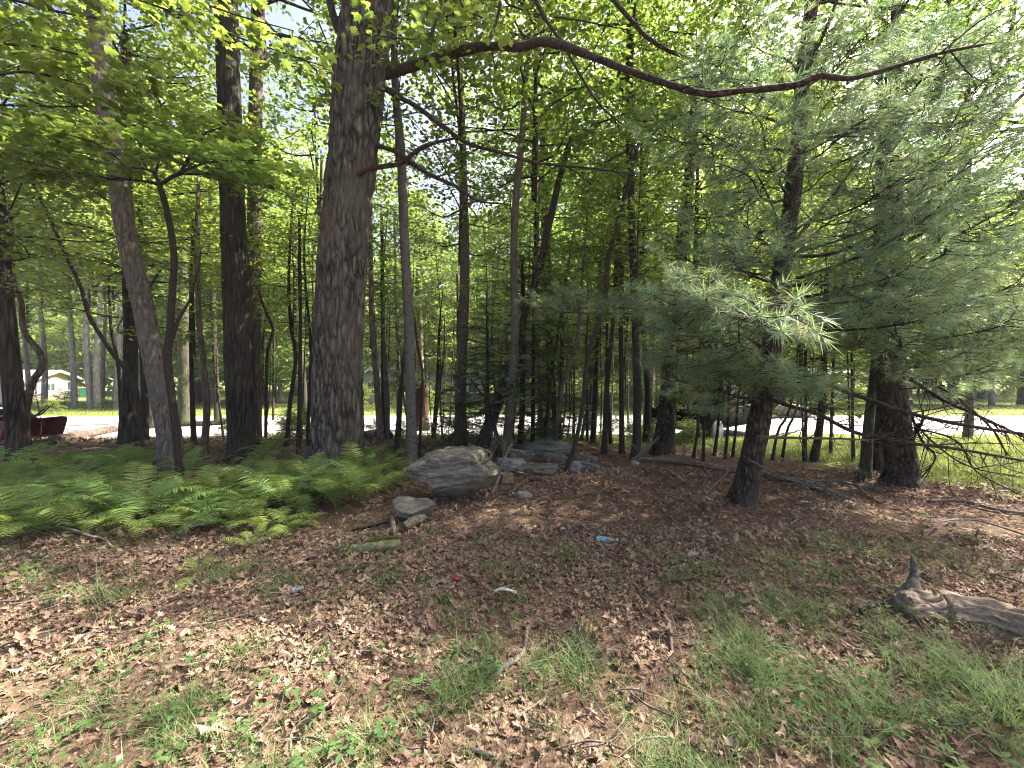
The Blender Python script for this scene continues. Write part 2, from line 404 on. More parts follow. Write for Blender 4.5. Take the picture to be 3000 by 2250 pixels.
# ================================================================== SETTING
def ground():
    def axis(lo, hi, n, k):
        t = np.linspace(-1, 1, n); s = np.sinh(k * t) / math.sinh(k)
        return np.where(s < 0, -s * lo, s * hi)
    xs = axis(-900, 900, 300, 7.5)
    t = np.linspace(0, 1, 330); ys = -40 + 0 * t
    ys = np.concatenate([np.linspace(-60, 0.8, 14)[:-1], 0.8 + (np.sinh(6.0 * t) / math.sinh(6.0)) * 1400])
    X, Y = np.meshgrid(xs, ys, indexing='ij')
    Z = h(X, Y)
    g = Geo(); n, m_ = X.shape
    i = np.arange(n - 1)[:, None] * m_; j = np.arange(m_ - 1)[None]
    f = np.stack([i + j, i + m_ + j, i + m_ + j + 1, i + j + 1], -1).reshape(-1, 4)
    g.add(np.stack([X, Y, Z], -1).reshape(-1, 3), f4=f)
    m, nt, out = mat('forest_floor_and_lawn')
    v = coords(nt)
    n1 = noise(nt, v, 14, 6, .7); n2 = noise(nt, v, 60, 4, .7); nb = noise(nt, v, .8, 4)
    soil = ramp(nt, n2, [(.3, (.055, .036, .025)), (.55, (.145, .095, .066)), (.8, (.25, .172, .12))])
    soil = mixc(nt, soil, (.11, .10, .045), ramp(nt, nb, [(.5, (0, 0, 0)), (.66, (.35, .35, .35))]))
    lawn = ramp(nt, n1, [(.3, (.085, .125, .03)), (.7, (.17, .19, .06))])
    sp = node(nt, 'ShaderNodeSeparateXYZ'); nt.links.new(v, sp.inputs[0])
    ma = node(nt, 'ShaderNodeMath', operation='MULTIPLY_ADD'); nt.links.new(nb, ma.inputs[0]); ma.inputs[1].default_value = 3.0; nt.links.new(sp.outputs[1], ma.inputs[2])
    mx = node(nt, 'ShaderNodeMath', operation='MULTIPLY_ADD'); nt.links.new(sp.outputs[0], mx.inputs[0]); mx.inputs[1].default_value = 0.16; nt.links.new(ma.outputs[0], mx.inputs[2])
    mr = node(nt, 'ShaderNodeMapRange'); sb = node(nt, 'ShaderNodeMath', operation='SUBTRACT'); nt.links.new(sp.outputs[0], sb.inputs[0]); sb.inputs[1].default_value = 4.3
    mz = node(nt, 'ShaderNodeMath', operation='MAXIMUM'); nt.links.new(sb.outputs[0], mz.inputs[0]); mz.inputs[1].default_value = 0.0
    mw = node(nt, 'ShaderNodeMath', operation='MULTIPLY_ADD'); nt.links.new(mz.outputs[0], mw.inputs[0]); mw.inputs[1].default_value = 1.7; nt.links.new(mx.outputs[0], mw.inputs[2])
    mr.inputs['From Min'].default_value = 11.4; mr.inputs['From Max'].default_value = 12.2; nt.links.new(mw.outputs[0], mr.inputs[0])
    c = mixc(nt, soil, lawn, mr.outputs[0])
    pbsdf(nt, out, c, .95, bump(nt, n2, .8, .03), spec=.1)
    o = part('ground', g.mesh('ground', m)); setp(o, 'brown forest floor giving way to green lawn by the road', 'ground', kind='structure')
    # road
    def strip(name, edge, mt, lab, dz):
        g = Geo(); V = []; Fq = []
        for k, (x, a, b) in enumerate(edge):
            for q in range(5):
                y = a + (b - a) * q / 4; V.append((x, y, hz(x, y) + dz + 0.03 * math.sin(math.pi * q / 4)))
        for k in range(len(edge) - 1):
            for q in range(4):
                a = k * 5 + q; Fq.append((a, a + 5, a + 6, a + 1))
        g.add(V, f4=Fq); o = part(name, g.mesh(name, mt)); return setp(o, lab, name, kind='structure')
    m, nt, out = mat('pale_asphalt'); v = coords(nt); n1 = noise(nt, v, 30, 5); n2 = noise(nt, v, 1.2, 3)
    c = mixc(nt, ramp(nt, n1, [(.3, (.25, .235, .235)), (.7, (.42, .395, .395))]), (.24, .225, .225), ramp(nt, n2, [(.45, (0, 0, 0)), (.7, (.6, .6, .6))]))
    pbsdf(nt, out, c, .9, bump(nt, n1, .4, .01), spec=.2)
    ed = [(x, 13.3 + 0.25 * math.sin(x * .13) - .012 * max(0, x - 8), 20.0 + .3 * math.sin(x * .1 + 1)) for x in np.linspace(-120, 120, 60)]
    strip('road', ed, m, 'sunlit pale asphalt road beyond the trees', .02)
    m2, nt, out = mat('grey_gravel'); v = coords(nt); n1 = noise(nt, v, 55, 6, .8)
    pbsdf(nt, out, ramp(nt, n1, [(.3, (.05, .048, .046)), (.7, (.15, .145, .14))]), .95, bump(nt, n1, 1, .02), spec=.1)
    ed = [(x, 9.4 + .4 * math.sin(x) + max(0, (x + 11.5)) * 1.3, 13.3) for x in np.linspace(-40, -9.2, 24)]
    strip('driveway', ed, m2, 'grey gravel driveway under the red tractor', .012)
ground()

# ------------------------------------------------------------------ leaf litter, twigs, grass (nobody could count these)
def region_ok(x, y, m=1.32):
    return np.abs(x) < y * m + 0.5
def litter():
    g = Geo()
    def put(n, y0, y1, tm, s0, s1):
        y = y0 + (y1 - y0) * np.sqrt(rng.random(n)); x = (rng.random(n) * 2 - 1) * (y * 1.32 + .4)
        edge = 10.9 - 0.16 * x - 1.7 * np.maximum(0, x - 4.3) - 3.0 * (fbm(x * .8, y * .8) - .5)
        dens = 0.42 + 0.58 * sstep(.32, .5, fbm(x * 2.3 + 3, y * 2.3 + 8, 3, 2))
        k = (y < edge) & (rng.random(n) < dens); x, y = x[k], y[k]; n = len(x)
        d, nr = rnd_dirs(n, .42)
        pos = np.stack([x, y, h(x, y) + .006 + rng.random(n) ** 2 * .035], 1)
        tone = np.clip(.5 * rng.random(n) + .6 * (fbm(x * 1.7, y * 1.7, 3, 3) - .1), 0, 1)
        w = rng.integers(0, len(tm), n)
        for q in range(len(tm)):
            s = w == q
            scatter(g, tm[q], pos[s], d[s], nr[s], (s0 + (s1 - s0) * rng.random(s.sum()) ** 1.6) * np.where(rng.random(s.sum()) < .1, 1.7, 1.) * np.where(rng.random(s.sum()) < .25, .6, 1.), attr=tone[s])
    put(36000, 1.2, 4.2, OAKL, .032, .078)
    put(32000, 4.0, 7.0, OAKS, .045, .09)
    put(22000, 6.8, 12.5, OAKS, .07, .14)
    put(34000, 1.2, 4.6, [DIAMOND], .014, .045)
    o = part('leaf_litter', g.mesh('leaf_litter', LITTER, smooth=False)); setp(o, 'brown dry oak leaves covering the forest floor', 'leaf litter', kind='stuff')
    # needle duff under the pines
    n = 22000; g = Geo()
    x = rng.normal(3.6, 1.9, n); y = rng.normal(4.4, 1.3, n); k = (y > 1.6) & (y < 8) & region_ok(x, y); x, y = x[k], y[k]; n = len(x)
    d, nr = rnd_dirs(n, .12)
    tm = (np.array([[0, -.009, 0], [1, 0, 0], [0, .009, 0]], float), np.array([[0, 1, 2]]))
    scatter(g, tm, np.stack([x, y, h(x, y) + .02 + .025 * rng.random(n)], 1), d, nr, .06 + .06 * rng.random(n))
    o = part('fallen_needles', g.mesh('fallen_needles', DUFF, smooth=False)); setp(o, 'rust coloured pine needles strewn below the pines', 'pine needles', kind='stuff')
    # little twigs
    g = Geo()
    for i in range(700):
        y = 1.7 + 9 * rng.random() ** 1.3; x = (rng.random() * 2 - 1) * y * 1.3
        L = .08 + .35 * rng.random() ** 2; a = rng.random() * 6.28; z = hz(x, y) + .03
        p = np.array([[x, y, z, .004], [x + L * .5 * math.cos(a) + rng.normal() * .02, y + L * .5 * math.sin(a), z + .02 * rng.random(), .004], [x + L * math.cos(a + .3), y + L * math.sin(a + .3), z + .02 * rng.random(), .002]])
        q = crom(p, 5); v, f3, f4 = tube(q[:, :3], q[:, 3] * (.6 + rng.random()), 3, cap=False); g.add(v, f3, f4)
    o = part('twig_litter', g.mesh('twig_litter', B_DEADTWIG)); setp(o, 'thin grey twigs strewn over the fallen leaves', 'twigs', kind='stuff')
litter()

def blades(g, x, y, L, w, attr, lean=.55):
    n = len(x)
    a = rng.random(n) * 6.283; ln = lean * (.3 + rng.random(n))
    dx, dy = np.cos(a) * ln, np.sin(a) * ln; px, py = -np.sin(a), np.cos(a)
    z = h(x, y)
    lev = [(0, 1.0, 0, 0), (.4, .85, .3, .42), (.75, .55, .85, .72), (1, 0, 1.55, .85)]
    V = []
    for t, ww, out, up in lev[:3]:
        for s in (-1, 1):
            V.append(np.stack([x + dx * L * out * .8 + s * px * w * ww, y + dy * L * out * .8 + s * py * w * ww, z + L * up], 1))
    V.append(np.stack([x + dx * L * 1.25, y + dy * L * 1.25, z + L * .82], 1))
    V = np.stack(V, 1)
    tf = np.array([[0, 1, 3], [0, 3, 2], [2, 3, 5], [2, 5, 4], [4, 5, 6]])
    f = (tf[None] + (np.arange(n) * 7)[:, None, None]).reshape(-1, 3)
    g.add(V.reshape(-1, 3), f3=f, attr=np.repeat(attr, 7))
def grass():
    g = Geo(); n = 240000
    y = 1.35 + 4.4 * rng.random(n); x = (rng.random(n) * 2 - 1) * (y * 1.3 + .3)
    f1 = fbm(x * 1.3 + 40, y * 1.3 + 7, 3, 1); f2 = fbm(x * 7 + 11, y * 7, 2, 2)
    d = .95 * sstep(.1, .6, x) * (1 - sstep(2.55, 3.15, y - .12 * x)) * sstep(.25, .5, f1)
    d = d * (1 - .8 * sstep(1.9, 2.4, x) * sstep(2.05, 2.4, y))
    d = np.maximum(d, .8 * sstep(.44, .58, f1) * (1 - sstep(3.2, 4.6, y)))
    d = np.maximum(d, .12 * (1 - sstep(3.5, 4.6, y)))
    d = np.maximum(d, .6 * (1 - sstep(-4.6, -3.6, x)) * sstep(3.0, 3.5, y) * (1 - sstep(4.4, 4.9, y)))
    d = np.maximum(d, .6 * (1 - sstep(-1.2, -.2, x)) * (1 - sstep(1.9, 2.7, y)) * sstep(.38, .52, f1))
    d *= .12 + 1.1 * sstep(.36, .52, f2)
    k = rng.random(n) < d * .8; x, y = x[k], y[k]; n = len(x)
    blades(g, x, y, .035 + .08 * rng.random(n) ** 1.4, .0011 + .0012 * rng.random(n), rng.random(n) ** 1.1, 1.15)
    # tufts
    for px, py, m, L in ((1360, 2060, 90, .24), (1330, 2010, 60, .2), (350, 1770, 70, .26), (270, 1760, 40, .26), (1680, 1640, 60, .26), (1480, 1690, 60, .2), (1500, 1770, 60, .18), (2190, 1960, 80, .22),
                         (1700, 2000, 80, .24), (2850, 2020, 120, .28), (2950, 2120, 120, .3), (2700, 1980, 70, .25), (2200, 2170, 90, .24), (330, 2080, 40, .2), (720, 1930, 40, .16), (800, 1740, 30, .17), (2450, 2200, 90, .25),
                         (1900, 1650, 40, .2), (560, 2100, 40, .2), (1650, 1980, 60, .2), (2550, 2120, 80, .25), (640, 1710, 30, .18)):
        c = G(px, py); xx = rng.normal(c[0], .07, m); yy = rng.normal(c[1], .06, m)
        blades(g, xx, yy, L * .72 * (.5 + .8 * rng.random(m)), .0014 + .001 * rng.random(m), .8 * rng.random(m), 1.2)
    o = part('grass', g.mesh('grass', GRASS, smooth=False)); setp(o, 'thin green grass growing through the leaves', 'grass', kind='stuff')
    g = Geo(); n = 110000
    y = 4.6 + 8.9 * rng.random(n) ** .8; x = (rng.random(n) * 2 - 1) * (y * 1.3)
    k = (y + .16 * x + 1.7 * np.maximum(0, x - 4.3) + 3 * (fbm(x * .8, y * .8) - .5) > 10.9 + .8 * rng.random(n)) & ~((x < -10) & (y > 9)); x, y = x[k], y[k]; n = len(x)
    blades(g, x, y, .05 + .12 * rng.random(n) ** 2, .003 + .003 * rng.random(n), rng.random(n), .7)
    n = 30000; y = 20.3 + 22 * rng.random(n) ** 1.5; x = (rng.random(n) * 2 - 1) * y * 1.3
    blades(g, x, y, .06 + .16 * rng.random(n) ** 2, .006 + .008 * rng.random(n), rng.random(n), .7)
    o = part('lawn_grass', g.mesh('lawn_grass', LAWN, smooth=False)); setp(o, 'sunlit green grass along both sides of the road', 'grass', kind='stuff')
grass()

# ================================================================== TREES
def sprays(geo, path, rad, r, nside, L, leaf, tmpl, spacing, tmat=0, lmat=1, flat=.12, tw=.35, up=None, start=.25, ang=(30, 65), sub=True, lt=.35):
    """a branch with side twigs in a flat layer, leaves along every twig"""
    v, f3, f4 = tube(path, rad, 5, cap=False); geo.add(v, f3, f4, mat=tmat)
    n = len(path); Lp = np.linalg.norm(np.diff(path, axis=0), axis=1).sum()
    pos = []; dirs = []
    for i in range(nside):
        t = start + (1 - start) * (i + r.random()) / nside
        k = min(n - 2, int(t * (n - 1))); fr = t * (n - 1) - k
        b = path[k] * (1 - fr) + path[k + 1] * fr; d = path[k + 1] - path[k]; d /= np.linalg.norm(d) + 1e-9
        s = 1 if i % 2 else -1; a = math.radians(r.uniform(*ang)) * s
        side = np.array([-d[1], d[0], 0]); side /= np.linalg.norm(side) + 1e-9
        dd = d * math.cos(a) + side * math.sin(a) + np.array([0, 0, r.normal(0, flat)])
        ll = L * (1.15 - .75 * t) * (.6 + .8 * r.random())
        q = np.array([b, b + dd * ll * .5 + np.array([0, 0, .03 * ll]), b + dd * ll + np.array([0, 0, -.10 * ll])])
        q = crom(q, 5); rr = max(.0015, np.interp(t, [0, 1], [rad[0], rad[-1]]) * tw)
        v, f3, f4 = tube(q, np.linspace(rr, rr * .35, 5), 3, cap=False); geo.add(v, f3, f4, mat=tmat)
        m = max(2, int(ll / spacing)); tt = .15 + .85 * r.random(m)
        kk = np.minimum(3, (tt * 4).astype(int)); ff = (tt * 4 - kk)[:, None]
        c = q[kk] * (1 - ff) + q[kk + 1] * ff
        pos.append(c + r.normal(0, leaf * .75, (m, 3)) * np.array([1, 1, .35])); dirs.append(np.repeat(dd[None], m, 0))
    if not pos: return
    pos = np.vstack(pos); dirs = np.vstack(dirs); m = len(pos)
    x = dirs + r.normal(0, .9, (m, 3)) * np.array([1, 1, .25]); x[:, 2] -= .15
    nr = np.stack([r.normal(0, lt, m), r.normal(0, lt, m), np.ones(m)], 1)
    scatter(geo, tmpl, pos, x, nr, leaf * (.6 + .7 * r.random(m)), mat=lmat, attr=np.clip(r.normal(.45, .22, m), 0, 1))

def crown_mesh(name, seed, H, Rr, nbr, leaf, tmpl, lm, bm, nside=7, spacing=.05, low=0.0, prof=None, rise=(5, 40), tr=.05, spread=.45, fill=(0, 0, 0)):
    r = np.random.default_rng(seed); g = Geo()
    v, f3, f4 = tube(np.array([[0, 0, -.3], [.05, .02, H * .4], [-.06, .05, H * .75], [0, 0, H]]), [tr, tr * .6, tr * .3, .004], 5, cap=False); g.add(v, f3, f4)
    for i in range(nbr):
        u = (i + r.random()) / nbr; z = low + (H - low) * u
        a = i * 2.39996 + r.normal(0, .3); p = prof(u) if prof else (math.sin(math.pi * min(1, .18 + .82 * u)) ** .6)
        L = Rr * p * r.uniform(.6, 1.15); e = math.radians(r.uniform(*rise)) * (.6 + .7 * u)
        d = np.array([math.cos(a) * math.cos(e), math.sin(a) * math.cos(e), math.sin(e)])
        b = np.array([0, 0, z]); w = r.normal(0, .09 * L, (2, 3))
        path = crom(np.array([b, b + d * L * .4 + w[0], b + d * L * .75 + w[1] + [0, 0, -.03 * L], b + d * L + [0, 0, -.10 * L]]), 9)
        sprays(g, path, np.linspace(tr * .38, .004, 9), r, nside, L * spread, leaf, tmpl, spacing, flat=.2, lt=.45)
    nc, nl, cr = fill
    for i in range(nc):
        u = r.random() ** .85; a = r.random() * 6.283; p = prof(u) if prof else (math.sin(math.pi * min(1, .18 + .82 * u)) ** .6)
        q = Rr * p * math.sqrt(r.random()) ; c = np.array([math.cos(a) * q, math.sin(a) * q, low + (H - low) * u + .12 * q])
        pos = c + r.normal(0, 1, (nl, 3)) * np.array([cr, cr, cr * .28])
        x = r.normal(0, 1, (nl, 3)) * np.array([1, 1, .3]); nr = np.stack([r.normal(0, .5, nl), r.normal(0, .5, nl), np.ones(nl)], 1)
        scatter(g, tmpl, pos, x, nr, leaf * (.6 + .7 * r.random(nl)), mat=1, attr=np.clip(r.normal(.4 + .2 * r.random(), .2, nl), 0, 1))
    return g.mesh(name, [bm, lm])

CR = {}
for k in range(3):
    CR['sap%d' % k] = crown_mesh('sapling_crown', 20 + k, 4.6, 1.9, 22, .105, DIAMOND, LEAF, B_SAP, 8, .03, rise=(-5, 30), tr=.035, fill=(26, 34, .26))
    CR['mid%d' % k] = crown_mesh('maple_crown', 30 + k, 7.5, 3.3, 34, .13, DIAMOND, LEAF, B_TWIG, 9, .042, rise=(0, 35), tr=.07, fill=(85, 42, .34))
    CR['far%d' % k] = crown_mesh('far_crown', 40 + k, 15, 4.8, 44, .26, DIAMOND, LEAF_FAR, B_TWIG, 9, .072, rise=(0, 40), tr=.12, prof=lambda u: (.75 + .35 * math.sin(3 * u)) * (1.05 - u) ** .45, fill=(230, 44, .6))
for k in range(2):
    CR['big%d' % k] = crown_mesh('oak_crown', 50 + k, 8.0, 5.0, 46, .15, ELLIP, LEAF_OAK, B_LIMB, 9, .062, rise=(0, 45), tr=.16)
CR['thin'] = crown_mesh('thin_crown', 60, 3.2, 1.3, 13, .10, DIAMOND, LEAF, B_SAP, 7, .036, rise=(-5, 30), tr=.02)
CR['shrub0'] = crown_mesh('shrub_crown', 61, 1.7, 1.3, 34, .13, ELLIP, LEAF_FAR, B_TWIG, 7, .03, rise=(0, 60), tr=.03, prof=lambda u: 1 - .5 * u)
CR['shrub1'] = crown_mesh('shrub_crown', 62, 1.1, 1.2, 30, .10, ELLIP, LEAF_FAR, B_TWIG, 7, .026, rise=(5, 60), tr=.03, prof=lambda u: 1 - .4 * u)

def trunk_pts(pts, d=None, dd=0.0):
    b = G(pts[0][0], pts[0][1])
    if d: 
        b = P(pts[0][0], pts[0][1], d); b[2] = hz(b[0], b[1])
    d0 = b[1]; out = []; y0 = pts[0][1]; ylen = max(1, pts[0][1] - pts[-1][1])
    for px, py, w in pts:
        q = P(px, py, d0 + dd * (y0 - py) / ylen); 
        out.append((*q, w * .5 / F * q[1]))
    out[0] = (b[0], b[1], b[2], out[0][3])
    return b, np.array(out)
def tree(name, label, pts, bm, crowns=(), d=None, dd=0., seg=12, ridge=0., freq=3., group=None, n=None, cat='tree', flare=1.25, wob=.15, zs=.16):
    b, q = trunk_pts(pts, d, dd)
    sink = q[0].copy(); sink[2] -= .18; sink[3] *= flare * 1.1
    q0 = q[0].copy(); q0[3] *= flare
    e = q[0].copy(); e[:3] = q[0][:3] + (q[1][:3] - q[0][:3]) * .22; e[3] = q[0][3] * 1.03
    q = np.vstack([sink, q0, e, q[1:]])
    t = thing(name, label, cat, b, group)
    L = np.linalg.norm(np.diff(q[:, :3], axis=0), axis=1).sum()
    part('trunk', tmesh('trunk', q, bm, seg, n or max(14, int(L * 5)), b, ridge=ridge, freq=freq, wob=wob, seed=float(b[0] * 3 % 40) + 50, zs=zs), t)
    top = q[-1, :3] - b
    for key, dz, sc in crowns:
        o = part('crown', CR[key], t, (top[0], top[1], top[2] + dz), (0, 0, rng.random() * 6.28), sc * (.93 + .14 * rng.random()))
    t['_top'] = 0; del t['_top']
    return t, b, q
def limb(t, b, name, pts, m, seg=8, side=0, tw=None, r=None, ridge=0.006, twl=.5):
    """traced limb: rows px, py, depth, width in px; side: bare side twigs"""
    q = np.array([(*P(px, py, d), w * .5 / F * d) for px, py, d, w in pts])
    g = Geo(); c = crom(q, max(8, len(q) * 6))
    v, f3, f4 = tube(c[:, :3] - b, np.maximum(c[:, 3], .0015), seg, ridge=ridge, freq=2.5, zs=.3, wob=.5, seed=60 + pts[0][0] % 30); g.add(v, f3, f4)
    r = r or rng
    for i in range(side):
        k = int(len(c) * (.12 + .85 * r.random())) ; k = min(k, len(c) - 2)
        d = c[k + 1, :3] - c[k, :3]; d /= np.linalg.norm(d)
        dd = d * .7 + r.normal(0, .55, 3); dd[1] *= .6; dd /= np.linalg.norm(dd)
        LL = twl * (.4 + r.random()); s = c[k, :3] - b
        w = r.normal(0, .12, 3) * LL
        p = crom(np.array([s, s + dd * LL * .5 + w, s + dd * LL + r.normal(0, .15, 3) * LL]), 7)
        v, f3, f4 = tube(p, np.linspace(min(.008, c[k, 3] * .5), .0012, 7), 4, cap=False); g.add(v, f3, f4)
        for _ in range(2):
            kk = r.integers(2, 6); e = dd + r.normal(0, .6, 3); e /= np.linalg.norm(e); l2 = LL * .45 * r.random() + .05
            p2 = crom(np.array([p[kk], p[kk] + e * l2 * .5 + r.normal(0, .05, 3) * l2, p[kk] + e * l2]), 5)
            v, f3, f4 = tube(p2, np.linspace(.003, .0009, 5), 3, cap=False); g.add(v, f3, f4)
    return part(name, g.mesh(name, m), t)

# ---- the big oak
oak, ob, oq = tree('oak_tree', 'big furrowed oak with an arching dead-looking limb, standing in the ferns', [(982, 1392, 178), (986, 1320, 160), (990, 1250, 150), (993, 1000, 143), (1005, 750, 141), (1018, 600, 140), (1035, 450, 143), (1056, 215, 150), (1078, 50, 150), (1085, -100, 145), (1090, -420, 125), (1095, -800, 95)],
                   B_OAK, [('big0', -3.2, 1.05), ('big1', -.5, .9)], seg=200, ridge=.055, freq=3.0, n=420, flare=1.08, wob=.08, zs=.2)
limb(oak, ob, 'limb', [(1095, 225, 6.75, 34), (1135, 215, 6.6, 32), (1230, 188, 6.4, 30), (1330, 155, 6.2, 31), (1430, 135, 5.8, 25), (1520, 138, 5.5, 27), (1600, 122, 5.2, 28), (1720, 160, 4.7, 28), (1850, 210, 4.3, 25), (2000, 260, 3.95, 22), (2080, 275, 3.8, 20), (2160, 268, 3.7, 20), (2330, 250, 3.55, 20), (2400, 223, 3.5, 17), (2500, 228, 3.45, 19), (2650, 186, 3.4, 16), (2780, 150, 3.35, 11), (2940, 120, 3.3, 6)], B_LIMB, 12, 9, ridge=.012, twl=.7)
limb(oak, ob, 'limb', [(1120, 255, 6.6, 18), (1160, 280, 6.5, 17), (1220, 312, 6.4, 15), (1300, 372, 6.2, 15), (1370, 420, 6.0, 13), (1450, 442, 5.9, 12), (1560, 474, 5.8, 11), (1650, 486, 5.7, 9), (1750, 495, 5.6, 7), (1860, 512, 5.5, 4)], B_LIMB, 8, 10, ridge=.005)
limb(oak, ob, 'limb', [(1025, 540, 6.3, 16), (1045, 515, 6.25, 16), (1080, 495, 6.2, 16), (1170, 480, 6.1, 15), (1205, 455, 6.0, 14), (1240, 430, 5.95, 15), (1300, 412, 5.9, 10), (1350, 402, 5.85, 6)], B_LIMB, 8, 4, ridge=.005)
limb(oak, ob, 'limb', [(1095, 425, 6.5, 14), (1150, 440, 6.35, 14), (1180, 460, 6.3, 20), (1260, 512, 6.2, 13), (1340, 548, 6.1, 12), (1400, 588, 6.0, 9), (1480, 598, 5.9, 4)], B_LIMB, 8, 7, ridge=.005)
limb(oak, ob, 'limb', [(1025, 125, 6.5, 30), (1000, 95, 6.45, 28), (978, 50, 6.4, 24), (962, -10, 6.4, 22), (930, -120, 6.4, 18), (900, -300, 6.3, 10)], B_LIMB, 10, 3, ridge=.01)
limb(oak, ob, 'limb', [(1425, 140, 6.0, 14), (1440, 100, 6.1, 12), (1460, 40, 6.2, 11), (1470, -40, 6.3, 9), (1490, -200, 6.5, 5)], B_LIMB, 6, 4, ridge=.004)
limb(oak, ob, 'limb', [(1560, -20, 5.6, 14), (1600, 60, 5.6, 13), (1650, 130, 5.6, 11), (1700, 220, 5.5, 10), (1760, 310, 5.5, 8), (1830, 370, 5.4, 4)], B_LIMB, 6, 6, ridge=.004)
limb(oak, ob, 'limb', [(1780, -20, 5.6, 16), (1850, 60, 5.6, 15), (1910, 120, 5.5, 13), (2000, 165, 5.4, 10), (2100, 190, 5.3, 5)], B_LIMB, 6, 5, ridge=.004)

